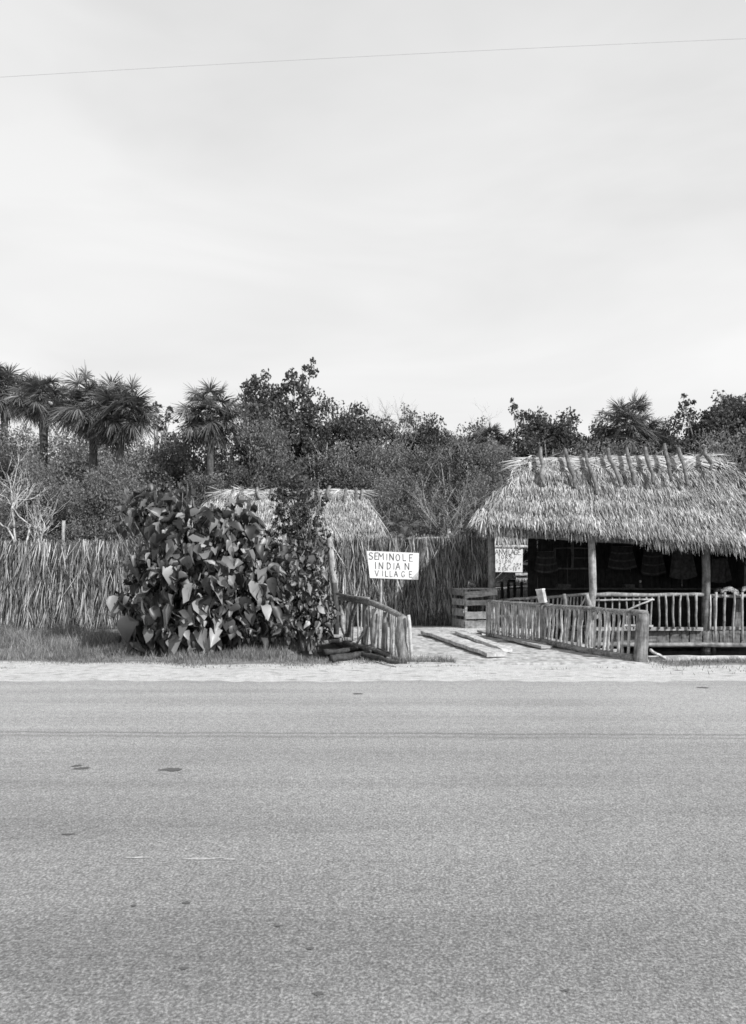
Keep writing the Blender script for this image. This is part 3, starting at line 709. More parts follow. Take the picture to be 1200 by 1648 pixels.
line(s1, 'SEMINOLE', [593.5, 602.5, 609.3, 621.6, 626.8, 637, 648, 658], 900.0, 10.5, .045, DS, .018)
line(s1, 'INDIAN', [603.5, 609.5, 622.5, 633, 637, 651.5], 915.5, 10.5, .025, DS, .018)
line(s1, 'VILLAGE', [603.5, 615, 620, 627, 634, 646, 658], 927.2, 9.0, .03, DS, .016)
stick(MB(), V(P(612, 0, DS)[0], DS + .05, .1), P(614, 890, DS) + V(0, .05, 0), .028, .024, .006).build('stake', M['pale'], s1, smooth=True)

# ------------------------------------------------------------------ thatch fence
fa, fb = V(-14.5, 17.5), V(P(787, 0, 20.45)[0], 20.45)
fdir = unit(fb - fa); fn = V(fdir[1], -fdir[0], 0); fd3 = V(fdir[0], fdir[1], 0); flen = float(np.linalg.norm(fb - fa))
fe = empty('thatch_fence', V(-4, 19.2, .1), 'long tall fence of hanging palm thatch closing off the village', 'fence')
def fpt(s, z): return np.stack([fa[0] + fdir[0] * s, fa[1] + fdir[1] * s, z], -1)
def ftop(s): return 2.42 + .22 * sm(9, flen, s) + .02 * np.sin(s * 1.9)
mb = MB(); box(mb, V(*( (fa + fb) / 2), 1.15) - fn * .09, fd3 * flen / 2, fn * .015, V(0, 0, 1.12)); mb.build('backing', M['thatch_base'], fe)
mb = MB()
for (zc, n, L0, L1) in ((.8, 4400, .4, .9), (1.25, 4200, .4, .9), (1.7, 4200, .4, .9), (2.1, 4400, .4, .9), (2.52, 6000, .4, .95)):
    s = G.uniform(0, flen, n); z = zc + (ftop(s) - 2.42) * (zc / 2.5) + G.normal(0, .05 if zc > 2.3 else .11, n)
    clump = np.sin(s * 7.3 + zc * 9) + np.sin(s * 13.1 + zc)
    root = fpt(s, z) + fn * G.uniform(.0, .10, n)[:, None] + fn * (.05 * clump)[:, None]
    curlk = G.random(n) < .12
    d = unit(V(0, 0, -1) + (fn * .35 + fd3 * G.normal(0, .3, n)[:, None]) * curlk[:, None] * .7 + fd3 * (G.normal(0, .125, n) + .09 * np.sin(s * 9.1 + zc * 4))[:, None] + fn * G.normal(.04, .07, n)[:, None])
    side = unit(fd3 + fn * G.normal(0, .7, n)[:, None])
    blades(mb, root, d, side, fn, G.uniform(L0, L1, n), G.uniform(.009, .028, n), G.normal(.03, .07, n))
n = 420; s = G.uniform(0, flen, n)                          # stalks poking up along the top
root = fpt(s, ftop(s) - .15) + fn * G.uniform(-.08, .06, n)[:, None]
d = unit(V(0, 0, 1) + fd3 * G.normal(0, .15, n)[:, None] + fn * G.normal(0, .1, n)[:, None])
blades(mb, root, d, fd3, fn, G.uniform(.1, .2, n) + .22 * (G.random(n) < .2), G.uniform(.010, .024, n), G.normal(0, .03, n), (1, .8, .5))
mb.build('thatch', M['thatch_wall'], fe)
def s_at(x):
    k = (x - 600) / F_PX; return float((k * fa[1] - fa[0]) / (fdir[0] - k * fdir[1]))
def fstake(x, ytop, r, mt):
    s = s_at(x); b0 = fpt(s, 0.) - fn * .2; t0 = b0.copy(); t0[2] = CAM_H - (ytop - HOR) / F_PX * b0[1]
    one_stick('post', M[mt], fe, b0, t0, r, r, wob=.004)
fstake(99, 838, .045, 'stick'); fstake(725, 850, .055, 'pale')
s0, s1_ = s_at(655), s_at(742)
one_stick('rail_pole', M['pale'], fe, fpt(s0, 2.70) - fn * .06, fpt(s1_, 2.74) - fn * .06, .03, .03, wob=.008, n=9)
one_stick('rail_pole', M['bark'], fe, fpt(0., 2.3) - fn * .12, fpt(s0, 2.45) - fn * .12, .035, .035, wob=.01, n=20)

# ------------------------------------------------------------------ second hut behind the fence
ht = empty('thatched_hut', (-3, 26, .1), 'pale thatched hut roof with small ridge sticks showing above the fence behind the shrubs', 'hut')
H0, H1 = V(-7.6, 23.9, 2.5), V(.62, 23.9, 2.6); HA, HB = P(352, 791, 26), P(588, 791, 26); HB0, HB1 = V(-7.4, 28, 2.5), V(.5, 28, 2.5)
tb = MB(); hf = [H0, H1, HA, HB]; hr_ = [H1, HB1, HB, HB + V(0, .05, 0)]; hl = [HB0, H0, HA, HA]; hb_ = [HB1, HB0, HB, HA]
for q in (hf, hr_, hl, hb_): roof_base(tb, q)
tb.build('roof_underlay', M['thatch_base'], ht)
tm = MB(); thatch(tm, hf, 900, L=(.12, .28), W=(.013, .03), lean=.28); thatch(tm, hr_, 260, lean=.25); thatch(tm, hl, 120); thatch(tm, hb_, 60)
ridge_cap(tm, HA, HB, 500, .25); tm.build('roof', M['thatch_far'], ht)
for (xt, yt, xb, yb) in ((375, 788, 368, 818), (391, 787, 384, 808), (414, 785, 417, 803), (437, 787, 432, 815), (462, 786, 458, 806), (512, 785, 511, 800), (531, 782, 529, 806), (557, 786, 553, 822), (573, 786, 566, 828), (583, 788, 580, 812)):
    dd = 25.9 - max(0, yb - 791) * .012
    mb = MB(); a, b_ = P(xt, yt, 25.9), P(xb, yb, dd) + V(0, -.12, 0)
    tube(mb, [a, (a + b_) / 2 + V(G.normal(0, .04), -.06, 0), b_], [.05, .06, .045], 7, .08).build('ridge_pole', M['bark'], ht, smooth=True)
for xx in (-6.8, -.2):
    for yy in (24.6, 27.4): post('post', ht, V(xx, yy, .05), V(xx, yy, 3.0), .1, .09)
one_stick('leaning_rod', M['pale'], ht, P(538, 848, 23.6), P(556, 872, 23.6) + V(.15, 0, -.4), .035, .035, wob=.003)

# far shelter behind the post with the price sign
fs = empty('far_shelter', (6.2, 26, .1), 'thatched shelter seen in the gap between the corner post and the dark shop wall', 'shelter')
E0, E1 = P(775, 874, 24.8), P(930, 874, 24.8); Q0, Q1 = P(790, 800, 26.5), P(925, 800, 26.5)
tb = MB(); q = [E0, E1, Q0, Q1]; roof_base(tb, q); tb.build('roof_underlay', M['thatch_base'], fs)
tm = MB(); thatch(tm, q, 360, L=(.25, .5)); tm.build('roof', M['thatch'], fs)
one_stick('beam', M['pale'], fs, P(778, 880, 24.7), P(925, 880, 24.7), .06, .06, wob=.01, n=9)
for k in range(12):
    x_ = 4.2 + k * .3; board(MB(), (x_, 25.4, .1), (x_, 25.4, 2.6), .3, .03, up=(0, -1, 0)).build('wall_board', M['shade'], fs)
for xx in (4.1, 7.3): post('post', fs, V(xx, 24.9, .05), V(xx, 24.9, 2.8), .08, .08)
for (xa, xb, y_) in ((829, 849, 924), (840, 849, 907)): board(MB(), P(xa, y_, 25.2), P(xb, y_, 25.2), .09, .03, up=(0, -1, 0)).build('cross_board', M['pale'], fs)
for k in range(9): one_stick('slat', M['board'], fs, P(831 + k * 2.4, 930, 25.2), P(830 + k * 2.4 + G.normal(0, .8), 938, 25.2), .02, .02, wob=.002, n=3, ns=5)
DP = 24.55
s2 = empty('price_sign', P(808, 900, DP), 'white board of entrance prices, 25 and 10 cents, half hidden behind the corner post', 'sign')
mb = MB(); sign_plate(mb, [P(772, 920, DP), P(840.5, 921, DP), P(841, 884, DP), P(772, 882, DP)], .03); mb.build('board', M['paint'], s2)
for xx in (785, 830): stick(MB(), P(xx, 884, DP + .05), P(xx, 878, DP + .08), .012, .012, 0, 3, 5).build('hanger', M['bark_dark'], s2)
line(s2, 'INDIANVILAGE', [776.5, 779.5, 786.5, 793, 796.5, 803.2, 809.2, 815, 818, 822, 827.5, 833], 892.0, 8.2, .01, DP, .020)
line(s2, 'VISITORS', [777, 784, 788, 794, 801.5, 807, 813, 819], 899.5, 6.2, 0, DP, .017)
line(s2, 'ADMISSION', [776, 782, 788, 795, 798, 803, 808.5, 812.5, 818], 906, 5.2, 0, DP, .014, 'ink_soft')
line(s2, 'ADULTS-25¢', [776, 782, 788, 794, 803, 810, 818, 826, 831, 836], 912, 5.2, 0, DP, .016, 'ink_soft')
line(s2, 'CHILDREN-10¢', [775, 780, 786, 789, 794, 802, 808, 813, 820, 825, 828.5, 834], 918.4, 5.2, 0, DP, .016, 'ink_soft')
# dark gate pickets in the gap
gt = empty('picket_gate', P(822, 960, 22.3), 'low dark picket gate below the price sign', 'gate')
for x in (807.5, 818, 828, 839): one_stick('picket', M['shade'], gt, P(x, 936, 22.2), P(x, 966, 22.2), .045, .05, wob=.004)
board(MB(), P(798, 941, 22.35), P(850, 940, 22.35), .09, .03, up=(0, -1, 0)).build('rail', M['pale'], gt)
for x in np.arange(800, 850, 3.2): one_stick('slat', M['stick'], gt, P(x, 948, 22.6), P(x + G.normal(0, .6), 968, 22.6), .026, .026, wob=.004, n=4, ns=5)

# ------------------------------------------------------------------ vegetation
def leaf_quads(mb, pos, size, aspect=.6, up_bias=.5):
    n = len(pos); nrm = unit(G.normal(0, 1, (n, 3)) + V(0, 0, up_bias)); t = unit(np.cross(nrm, G.normal(0, 1, (n, 3))))
    s = np.cross(nrm, t); L = np.broadcast_to(size, (n,)) * G.uniform(.7, 1.3, n)
    v = np.empty((n, 4, 3)); a = L[:, None]
    v[:, 0] = pos - t * a * .5; v[:, 1] = pos + s * a * aspect * .5 - t * a * .05 + nrm * a * .08; v[:, 2] = pos + t * a * .5 - V(0, 0, .1) * a; v[:, 3] = pos - s * a * aspect * .5 - t * a * .05 + nrm * a * .08
    mb.add(v.reshape(-1, 3), np.arange(n * 4).reshape(n, 4))
def ball(n, r):
    p = unit(G.normal(0, 1, (n, 3))) * (G.random(n) ** .45)[:, None]; return p * np.asarray(r)
def tree_meshes(h, wd, bare, ncl, nleaf, lsize, mat, crr=(.35, .75), seed=0, multi=1):
    """returns (trunk mesh object data, crown data) built around the origin"""
    cl = []
    while len(cl) < ncl:
        p = unit(G.normal(0, 1, 3)) * G.uniform(.35, 1) ** .6
        z = bare + (h - bare) * (.5 + .5 * p[2])
        taper = 1 - .12 * max(0, (z - bare) / (h - bare) - .55) * 2
        lob = 1 + .25 * math.sin(3 * math.atan2(p[1], p[0]) + seed)
        cl.append(V(p[0] * wd / 2 * taper * lob, p[1] * wd / 2 * taper, z) + V(G.normal(0, .07 * wd), G.normal(0, .07 * wd), 0))
    cl = np.array(cl)
    tr = MB(); top = h * .86
    for m_ in range(multi):
        bx_ = V(G.normal(0, .12 * (multi > 1)), G.normal(0, .1 * (multi > 1)), 0); tx = V(G.normal(0, .25) * (1 + (multi > 1) * 2), G.normal(0, .25), top)
        n = 9; t = np.linspace(0, 1, n)[:, None]; pth = bx_ + (tx - bx_) * t + np.cumsum(G.normal(0, .05, (n, 3)), 0) * t
        r0 = .02 * h / (multi ** .5); tube(tr, pth, r0 * (1 - .85 * t[:, 0]) , 7)
        for c in cl[m_::multi]:
            zt_ = np.clip(c[2] * G.uniform(.45, .8) / top, .08, .95); k = zt_ * (n - 1); i0 = int(k); a = pth[i0] + (pth[min(i0 + 1, n - 1)] - pth[i0]) * (k - i0)
            tube(tr, [a, (a + c) / 2 + V(0, 0, .12 * np.linalg.norm(c - a) * G.uniform(-.5, 1)), c], [r0 * .35, r0 * .22, .008], 5)
    lv = MB()
    for c in cl:
        r = G.uniform(*crr); leaf_quads(lv, c + ball(int(nleaf * (r / .55) ** 2), (r, r, r * .75)), lsize)
        for _ in range(3):                     # looser sprays around every clump
            o_ = unit(G.normal(0, 1, 3)) * r * G.uniform(.8, 1.5) - V(0, 0, .25 * r); q_ = r * G.uniform(.25, .5)
            leaf_quads(lv, c + o_ + ball(int(nleaf * .16), (q_, q_, q_)), lsize * .95)
    return tr, lv
def make_tree(name, label, cat, loc, parts, mats, group=None):
    t = empty(name, loc, label, cat, group); ORG[t.name] = np.zeros(3)
    parts[0].build('trunk', M[mats[0]], t, smooth=True); parts[1].build('crown', M[mats[1]], t)
    return t
def dup(src, loc, sc, rz, label, group=None):
    r = src.copy(); COL.objects.link(r); r.location = [float(q) for q in loc]; r.scale = sc; r.rotation_euler = (0, 0, rz); r['label'] = label
    if group: r['group'] = group
    for c_ in list(src.children):
        d = c_.copy(); COL.objects.link(d); d.parent = r
    return r
def place(proto, used, x, ytop, d, wpx, h0, w0, label, group):
    top = P(x, ytop, d); z0 = .1; sz = (top[2] - z0) / h0; sx = (wpx * (1.3 if 'tree' in proto.name and wpx > 60 else 1.1) / F_PX * d) / w0
    loc = V(top[0], d, z0)
    if proto.name not in used:
        used.add(proto.name); proto.location = loc; proto.scale = (sx, sx, sz); proto['label'] = label; proto['group'] = group; return proto
    return dup(proto, loc, (sx, sx, sz), R.uniform(0, 6.28), label, group)
used = set()
GT, GK = 'broad-leaved trees behind the village', 'tangled thicket shrubs behind the fence'
T1 = make_tree('broadleaf_tree', '', 'tree', (0, 0, 0), tree_meshes(9, 4.6, 2.4, 74, 170, .16, 'm', (.3, .75), 1), ('limb', 'leaf_mid'))
T2 = make_tree('broadleaf_tree', '', 'tree', (0, 0, 0), tree_meshes(8, 5.0, 1.6, 85, 180, .15, 'm', (.4, .8), 2, 2), ('limb', 'leaf_mid'))
K1 = make_tree('thicket_shrub', '', 'shrub', (0, 0, 0), tree_meshes(6, 4.6, .1, 120, 190, .095, 'm', (.4, .85), 3, 4), ('scrub_stem', 'leaf_light'))
K2 = make_tree('thicket_shrub', '', 'shrub', (0, 0, 0), tree_meshes(5, 4.4, .0, 110, 190, .10, 'm', (.4, .8), 5, 3), ('limb', 'leaf_light'))
K3 = make_tree('thicket_shrub', '', 'shrub', (0, 0, 0), tree_meshes(6, 3.6, .2, 100, 190, .095, 'm', (.3, .7), 9, 5), ('twig', 'leaf_mid'))
trees = [  # proto, x, ytop, D, width px, label
    (T1, 462, 592, 34, 128, 'tallest broad-leaved tree on the skyline with a lumpy open crown'),
    (T1, 418, 625, 35, 75, 'dark tree just left of the tallest tree'),
    (T2, 535, 650, 34, 110, 'dark broad tree on the falling skyline right of the tallest tree'),
    (T1, 600, 664, 35, 90, 'dark rounded tree above the village sign'),
    (T2, 668, 670, 35, 90, 'bushy tree right of the rounded one, near the bare grey tree'),
    (T2, 755, 690, 36, 110, 'low bushy tree left of the big shelter roof'),
    (T1, 848, 652, 36, 75, 'taller tree rising just behind the left end of the shelter ridge'),
    (T2, 905, 672, 36, 130, 'wide dark tree behind the ridge left of the single palm'),
    (T2, 965, 684, 37, 100, 'low tree between the wide dark tree and the single palm'),
    (T2, 1075, 680, 36, 90, 'dark tree directly right of the single palm'),
    (T1, 1118, 652, 35, 115, 'tall dark tree behind the right end of the shelter ridge'),
    (T2, 1178, 645, 35, 130, 'dense tree in the right corner behind the shelter roof'),
    (T1, 1240, 650, 36, 120, 'tree cut off by the right edge of the photo'),
    (T2, -15, 690, 36, 130, 'bushy tree behind the palms at the left edge')]
for q in trees:
    h0, w0 = (9, 4.4) if q[0] is T1 else (8, 5.0); place(q[0], used, *q[1:5], h0, w0, q[5], GT)
shr = [(K1, 40, 682, 33, 170, 'pale fine-leaved thicket under the leftmost palms'), (K2, 140, 702, 32, 170, 'pale thicket around the twin palm trunks'), (K1, 225, 700, 32, 160, 'thicket under the slender lone tree'),
       (K2, 300, 705, 32, 150, 'thicket below the palm left of the tallest tree'), (K3, 372, 700, 32, 130, 'darker thicket left below the tallest tree'), (K1, 440, 672, 31, 150, 'thicket in front of the tallest tree'),
       (K3, 520, 690, 32, 140, 'dark thicket behind the hut ridge'), (K1, 590, 705, 31, 150, 'thicket right of the hut roof above the sign'), (K1, 660, 715, 32, 150, 'twiggy thicket behind the fence right of the sign'),
       (K3, 735, 716, 32, 140, 'thicket behind the fence left of the shelter hip'), (K1, 800, 705, 32, 150, 'thicket next to the shelter hip'), (K3, 880, 700, 33, 160, 'thicket behind the left part of the shelter ridge'),
       (K1, 975, 705, 33, 160, 'thicket behind the middle of the shelter ridge'), (K3, 1075, 700, 33, 160, 'thicket behind the right part of the shelter ridge'), (K1, 1165, 690, 33, 160, 'thicket behind the right hip of the shelter'),
       (K2, -20, 722, 29, 150, 'low shrub at the left edge behind the fence'), (K2, 70, 775, 23.5, 150, 'low shrub behind the bare bush'), (K2, 172, 752, 23.5, 150, 'low pale shrub over the fence beside the big-leaved bush'),
       (K3, 255, 768, 28, 140, 'low shrub behind the top of the big-leaved bush'), (K1, 350, 748, 30, 140, 'shrub behind the left end of the hut'), (K3, 460, 740, 30, 140, 'shrub right behind the hut ridge'),
       (K2, 640, 775, 28, 130, 'low shrub between the hut and the fence pole'), (K3, 712, 770, 29, 130, 'low shrub over the right end of the fence'), (K2, 780, 775, 29, 120, 'low shrub tucked against the shelter hip'),
       (K2, 62, 738, 24.5, 120, 'ragged shrub in front of the straight-trunked palm'), (K2, 30, 815, 24, 120, 'small shrub low behind the left fence'), (K2, 150, 825, 22.5, 110, 'small pale shrub leaning over the fence'), (K3, 690, 815, 25, 110, 'small dark shrub above the fence rail pole'), (K3, 1240, 700, 33, 150, 'thicket cut off by the right edge of the photo')]
dims = {K1.name: (6, 4.6), K2.name: (5, 4.4), K3.name: (6, 3.6)}
for q in shr: place(q[0], used, *q[1:5], *dims[q[0].name], q[5], GK)
T3 = make_tree('slender_tree', 'slender ragged tree standing alone between the palm clumps', 'tree', V(P(262, 0, 34)[0], 34, .1), tree_meshes(10.4, 1.7, 6.2, 13, 130, .15, 'm', (.2, .42), 4), ('limb', 'leaf_mid'))
mb = MB(); n = 60000
s = G.uniform(-34, 34, n); leaf_quads(mb, np.stack([s, G.uniform(38, 44, n), G.uniform(0, 1, n) ** .8 * (8.3 + .5 * np.sin(s * .7) + .5 * np.sin(s * 1.9))], -1), .30)
mb.build('distant_woodland', M['leaf_mid'], kind='stuff')

# palms
def palm_parts(h, rad, nf=62):
    nf = int(nf * G.uniform(.85, 1.15))
    tr = MB(); t = np.linspace(0, 1, 10); tube(tr, np.stack([.10 * np.sin(t * 2), 0 * t, t * (h - rad * .5)], -1), np.interp(t, [0, .2, .85, 1], [.2, .15, .15, .2]), 9, .08)
    top = V(.10 * math.sin(2), 0, h - rad * .55)
    lv = MB(); dead = MB()
    nl = int(nf * .8)
    for k in range(nf):
        a = k * 2.39996 + G.normal(0, .2)
        live = k < nl
        e_ = math.asin(np.clip(np.interp(k / nl, [0, 1], [.97, -.6]), -1, 1)) + G.normal(0, .2) if live else G.uniform(-1.35, -.8)
        d = V(math.cos(a) * math.cos(e_), math.sin(a) * math.cos(e_), math.sin(e_)); pet = rad * (G.uniform(.30, .66) if live else G.uniform(.15, .35))
        c = top + d * pet + V(0, 0, -.05 * rad * math.cos(e_))
        tgt = lv if live else dead
        stick(tgt, top, c, .016, .011, .01, 4, 4)
        sd = unit(np.cross(d, V(0, 0, 1)) + 1e-3); up_ = np.cross(sd, d); m = 52
        roll = G.normal(0, .5); sd, up_ = sd * math.cos(roll) + up_ * math.sin(roll), up_ * math.cos(roll) - sd * math.sin(roll)
        fan = np.linspace(-2.2, 2.2, m) + G.normal(0, .05, m)
        dd = unit(d * np.cos(fan)[:, None] + sd * np.sin(fan)[:, None] + up_ * (.10 * fan ** 2)[:, None] + V(0, 0, -.12))
        L = rad * G.uniform(.40, .47) * G.uniform(.85, 1.08, m) * (1 - .10 * np.abs(fan))
        blades(tgt, np.repeat(c[None], m, 0), dd, unit(np.cross(dd, up_) + up_ * G.normal(0, .5, m)[:, None]), V(0, 0, -1), L, .019 * rad, L * G.uniform(.1, .6, m), (.6, 1, .25))
    return tr, lv, dead
def palm(label, x, yc, d, rpx, ybase=None, group='cabbage palms on the skyline', lean=0.):
    rad = rpx / F_PX * d * 1.36; c = P(x, yc, d); h = c[2] + rad * .5
    t = empty('cabbage_palm', V(c[0] - lean, d, .1), label, 'palm tree', group); o0 = ORG[t.name].copy(); ORG[t.name] = np.zeros(3)
    tr, lv, dead = palm_parts(h, rad * 1.0)
    for m_ in (tr, lv, dead):
        for v in m_.v: v[:, 0] += lean * (v[:, 2] / h) ** 1.5
    tr.build('trunk', M['trunk'], t, smooth=True); lv.build('crown', M['palm'], t); dead.build('dry_skirt', M['palm_dead'], t)
palm('palm at the far left, its crown cut by the photo edge', 4, 628, 33, 46)
palm('second palm from the left edge with a straight trunk', 66, 645, 27, 42)
palm('left palm of the overlapping pair with a thick dark skirt', 146, 657, 26, 56)
palm('right palm of the overlapping pair with a leaning trunk', 201, 664, 25.6, 55, lean=.8)
palm('round palm standing alone left of the tallest tree', 334, 670, 30, 50)
palm('single palm rising behind the middle of the shelter ridge', 1010, 690, 34, 48)
palm('small dark palm left of the shelter ridge', 782, 712, 34, 32)
palm('palm half lost in the trees by the right edge', 1170, 668, 36.5, 30)

# bare trees and bushes
def bare(name, label, base, h, spread, n0, r0, mat, depth=4, cat='bare tree'):
    mb = MB()
    def grow(p, d, L, r, k):
        n = 5; pts = [p]
        for _ in range(n):
            d = unit(d + G.normal(0, .13, 3) + V(0, 0, .05)); pts.append(pts[-1] + d * L / n)
        tube(mb, pts, np.linspace(r, r * .6, n + 1), 5 if k > 1 else 6, .04)
        if k < depth:
            for _ in range(R.choice((2, 3, 3))):
                i_ = R.randint(2, n); grow(pts[i_], unit(d + G.normal(0, .55, 3) * V(1, .8, .6)), L * R.uniform(.55, .8), r * .55, k + 1)
    if base[2] > 3: b0 = V(base[0] + G.normal(0, .2), base[1], .05); stick(mb, b0, base, r0 * 1.7, r0 * 1.1, .06, 8, 7)
    for k in range(n0):
        a = R.uniform(-1, 1) * spread; grow(np.asarray(base, float) + V(G.normal(0, .04), G.normal(0, .04), 0), unit(V(a, R.uniform(-.4, .4) * spread, 1)), h * R.uniform(.32, .45), r0, 0)
    return tag(mb.build(name, M[mat], smooth=True, loc=base), label, cat)
bare('bare_bush', 'leafless pale branching bush above the fence at far left', V(P(32, 0, 20.6)[0], 20.6, 1.5), 3.9, .8, 6, .042, 'twig', 4, 'bare bush')
bare('bare_tree', 'leafless grey tree with upswept twigs left of the tallest tree', V(P(388, 0, 33)[0], 33, 7.0), 4.0, .45, 6, .03, 'limb', 4)
bare('bare_tree', 'leafless twiggy treetop above the sign', V(P(650, 0, 33)[0], 33, 6.6), 4.6, .35, 6, .026, 'limb', 4)
bare('bare_tree', 'thin leafless treetop left of the small palm', V(P(735, 0, 33)[0], 33, 6.2), 4.2, .4, 5, .022, 'limb', 4)
bare('bare_tree', 'pale leafless tree in front of the thicket right of the sign', V(P(698, 0, 24.5)[0], 24.5, .1), 6.6, .3, 6, .03, 'twig', 4)
bare('bare_tree', 'pale twiggy tree close to the shelter hip', V(P(752, 0, 25)[0], 25, .1), 5.2, .4, 5, .022, 'twig', 4)
bare('bare_tree', 'pale leafless stems in the thicket under the single palm left of the hut', V(P(215, 0, 26)[0], 26, .1), 6.4, .3, 4, .03, 'twig', 4)

# big-leaved bush in front of the fence
def heart_leaves(mb, pos, tip, nrm, size):
    # template: midrib along +t, a fold and a drooping tip
    T = np.array([(0, 0), (.03, .22), (.2, .36), (.48, .32), (.78, .15), (1, 0), (.78, -.15), (.48, -.32), (.2, -.36), (.03, -.22), (.3, 0), (.62, 0)])
    n = len(pos); s = unit(np.cross(nrm, tip)); nr = np.cross(tip, s)
    s = s * G.uniform(.6, 1.05, n)[:, None]; L = size[:, None, None]; fold = G.uniform(.1, 1.1, n)[:, None]; dr = G.uniform(0, 1.0, n)[:, None]; tw = G.normal(0, .2, n)[:, None]
    t = T[None, :, 0]; q = T[None, :, 1]
    z = np.abs(q) * fold - dr * t * t * .6 + tw * q * t + .05 * np.sin(q * 14 + t * 9)
    z = z + G.normal(0, .055, z.shape); t = t + G.normal(0, .03, z.shape); q = q * G.uniform(.75, 1.2, z.shape)
    v = pos[:, None] + L * (t[..., None] * tip[:, None] + q[..., None] * s[:, None] + z[..., None] * nr[:, None])
    b = np.arange(n)[:, None] * 12
    f4 = np.concatenate([b + k for k in ([0, 1, 2, 10], [10, 2, 3, 11], [11, 3, 4, 5], [0, 10, 8, 9], [10, 11, 7, 8], [11, 5, 6, 7])])
    mb.add(v.reshape(-1, 3), f4)
def leafy_bush(name, label, lumps, d0, nleaf, size, base_px, nst, cat='shrub', mat='leaf_big'):
    base = V(P(base_px, 0, d0)[0], d0, gh(P(base_px, 0, d0)[0], d0) - .03)
    t = empty(name, base, label, cat)
    area = np.array([l[2] * l[3] for l in lumps], float); lv = MB(); st = MB()
    for (cx, cy, rx_, ry_, dd, sf), a in zip(lumps, area / area.sum()):
        n = int(nleaf * a); d = d0 + dd; c = P(cx, cy, d); sc_ = d / F_PX
        u = unit(G.normal(0, 1, (n, 3))); rr = G.random(n) ** .32 * (1 + .30 * np.sin(u[:, 0] * 7 + cx) * np.sin(u[:, 2] * 6 + cy))
        p = c + u * rr[:, None] * V(rx_ * sc_, (rx_ + ry_) / 2 * sc_ * 1.0, ry_ * sc_)
        p[:, 2] = np.maximum(p[:, 2], .22)
        out_ = unit(u * V(1, 1, .4) + V(0, 0, .2))
        tip = unit(out_ * G.uniform(.1, .7, n)[:, None] + V(0, 0, -1) * G.uniform(.2, 1.6, n)[:, None] + G.normal(0, .45, (n, 3)))
        nrm = unit(out_ + V(0, 0, .7) + G.normal(0, .45, (n, 3)))
        nrm = unit(nrm - tip * np.sum(nrm * tip, -1, keepdims=True))
        heart_leaves(lv, p, tip, nrm, size * sf * (.32 + .95 * G.random(n) ** 1.4))
        for k in range(nst):
            e_ = c + unit(G.normal(0, 1, 3)) * V(rx_, rx_, ry_) * sc_ * .75
            b0 = base + V(G.normal(0, .35) + (c[0] - base[0]) * .35, G.normal(0, .15), 0); m = (b0 + e_) / 2 + V(0, 0, .15) + G.normal(0, .1, 3)
            tube(st, [b0, b0 * .6 + m * .4 + V(0, 0, .1), m, e_], [.035, .03, .022, .008], 6)
    st.build('stems', M['limb'], t, smooth=True); lv.build('foliage', M[mat], t, smooth=True)
leafy_bush('big_leaf_shrub', 'large dark shrub of broad drooping heart-shaped leaves in front of the fence',
           [(255, 812, 52, 24, .5, .8), (282, 790, 16, 16, .6, .75), (212, 828, 26, 18, .6, .8), (188, 842, 18, 10, .5, .75), (240, 790, 18, 12, .7, .7), (300, 783, 10, 9, .6, .7), (196, 965, 12, 16, .2, .8), (305, 850, 78, 42, .3, .85), (372, 828, 40, 26, .8, .8), (392, 862, 45, 38, .5, .85), (268, 915, 64, 46, -.1, 1.1), (352, 925, 88, 62, 0, 1.0),
            (246, 985, 46, 50, -.2, 1.15), (318, 985, 74, 54, -.2, 1.1), (398, 965, 62, 70, .1, .9), (305, 1025, 82, 20, -.1, .95)], 14.3, 2250, .37, 320, 5)
leafy_bush('leafy_shrub', 'medium-leaved shrub between the big-leaved shrub and the leaning pole',
           [(472, 930, 56, 52, .0, 1), (455, 985, 52, 50, 0, 1), (500, 985, 36, 52, .1, 1), (495, 895, 32, 32, .4, .85), (430, 890, 36, 34, .4, .9)], 14.9, 2100, .19, 470, 3)
rk = tree_meshes(4.4, 1.25, 1.5, 56, 210, .08, 'm', (.10, .32), 4, 3)
st_ = make_tree('sapling', 'slender fine-leaved sapling standing in front of the hut roof', 'sapling', V(P(484, 0, 16.6)[0], 16.6, .1), rk, ('limb', 'leaf_mid'))
# palmetto fans over the fence by the hut
def lowpalm(label, x, y, d, rpx):
    rad = rpx / F_PX * d; c = P(x, y, d); t = empty('palmetto', V(c[0], d, .1), label, 'palmetto', 'low palmettos behind the fence'); ORG[t.name] = np.zeros(3)
    tr, lv, dead = palm_parts(c[2] + rad * .4, rad, 22); tr.build('trunk', M['trunk'], t, smooth=True); lv.build('crown', M['palm_dead' if x % 2 else 'palm'], t)
lowpalm('dry palmetto between the hut and the fence rail pole', 645, 850, 23.5, 34); lowpalm('palmetto against the shelter hip above the fence', 762, 838, 24, 30)
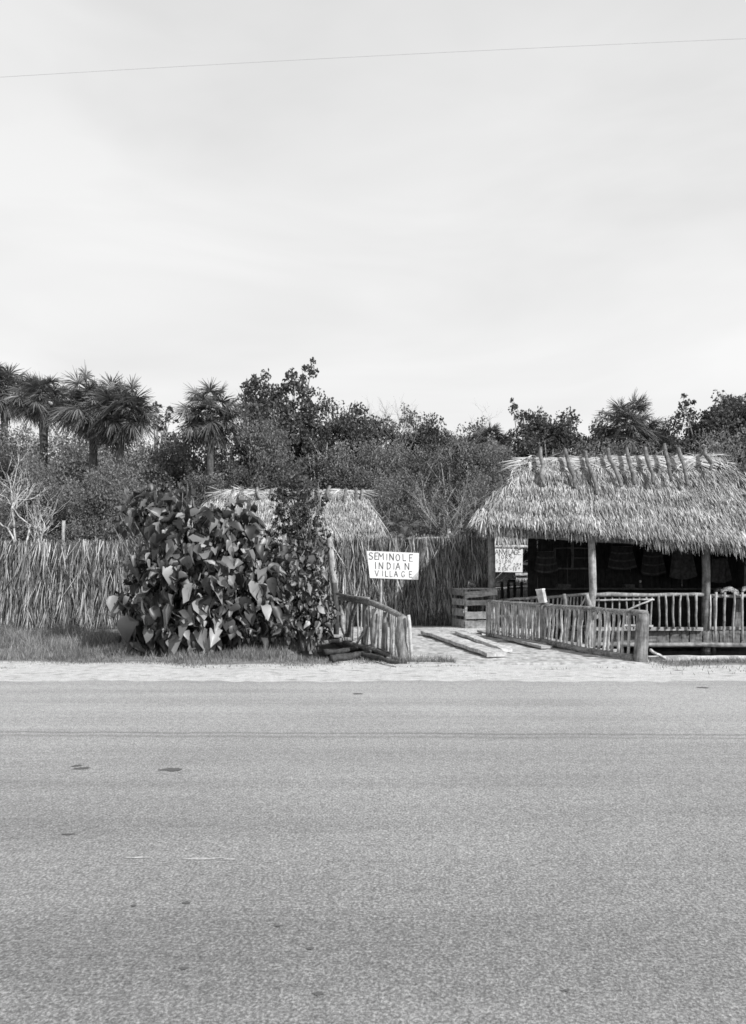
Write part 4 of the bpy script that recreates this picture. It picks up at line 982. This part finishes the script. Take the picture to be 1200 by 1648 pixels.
# grass
mb = MB(); n = 80000
x = G.uniform(-12.5, .55, n); y = 12.1 + 5.6 * G.random(n) ** 1.5
edge_ = 12.35 + .18 * np.sin(x * .9) + .1 * np.sin(x * 2.7 + 1)
k = (y > edge_ + G.normal(0, .12, n)) & (x < .2 + .25 * G.normal(0, 1, n)) & ((x < -1.6) | (y < 13.6)); x, y = x[k], y[k]; n = len(x)
k = (np.sin(x * 1.9 + y) * np.sin(y * 2.7 - x * .8) + .6 * np.sin(x * 6.1) * np.sin(y * 7.3 + x) + G.normal(0, .55, n)) > -.25; x, y = x[k], y[k]; n = len(x)
hgt = (.05 + .12 * sm(12.4, 13.6, y) + .07 * sm(14.2, 16, y)) * G.uniform(.5, 1.5, n) * (1 + .5 * np.sin(x * 2.3) * np.sin(y * 3.1 + x))
def add_grass(x, y, hgt):
    n = len(x); root = np.stack([x, y, ghs(x, y) - .01], -1); a = G.uniform(0, 6.28, n); s_ = np.stack([np.cos(a), np.sin(a), 0 * a], -1)
    d = unit(V(0, 0, 1) + G.normal(0, .3, (n, 3))); ln = np.stack([-np.sin(a), np.cos(a), -.4 + 0 * a], -1)
    blades(mb, root, d, s_, ln, hgt, G.uniform(.006, .014, n), hgt * G.uniform(0, .5, n), (1, .8, .1))
add_grass(x, y, hgt)
n = 9000; x = G.uniform(4.9, 12, n); y = 13.0 - G.exponential(.42, n); k = (np.sin(x * 3.1) * np.sin(y * 4 + x) + G.normal(0, .5, n) > -.1) & (y > 11); x, y = x[k], y[k]
add_grass(x, y, G.uniform(.03, .12, len(x)))
n = 1500; x = G.uniform(.3, 1.5, n); y = 12.45 + G.exponential(.15, n); k = G.random(n) < .6; add_grass(x[k], y[k], G.uniform(.04, .22, k.sum()))
for cx, cy, nn in ((4.1, 11.9, 50), (3.1, 11.7, 30), (-3, 12.0, 60), (-6.5, 11.9, 60), (-1.2, 11.9, 40), (.6, 12.0, 40), (1.4, 12.0, 40), (6.3, 11.5, 40), (8, 11.6, 40)):
    add_grass(G.normal(cx, .22, nn), G.normal(cy, .06, nn), G.uniform(.02, .07, nn))
mb.build('grass', M['grass'], kind='stuff')
# low plank behind the shrub
tag(board(MB(), P(340, 1033, 15.3), P(440, 1034, 15.3), .10, .06, up=(0, -1, 0), n=8).build('low_plank', M['bark_dark'], loc=P(390, 1034, 15.3)), 'dark plank lying low behind the stems of the big-leaved shrub', 'plank')
# wire
mb = MB(); t = np.linspace(-3.2, 3.2, 60); xw = 600 + 600 * t; yw = 93 - 31 * t + 3.0 * t * t - 2.5
tube(mb, [P(a, b_, 11.5) for a, b_ in zip(xw, yw)], .0025, 5, 0)
tag(mb.build('overhead_wire', M['wire'], smooth=True, loc=P(600, 93, 11.5)), 'thin overhead wire crossing the sky above the road shoulder', 'wire')
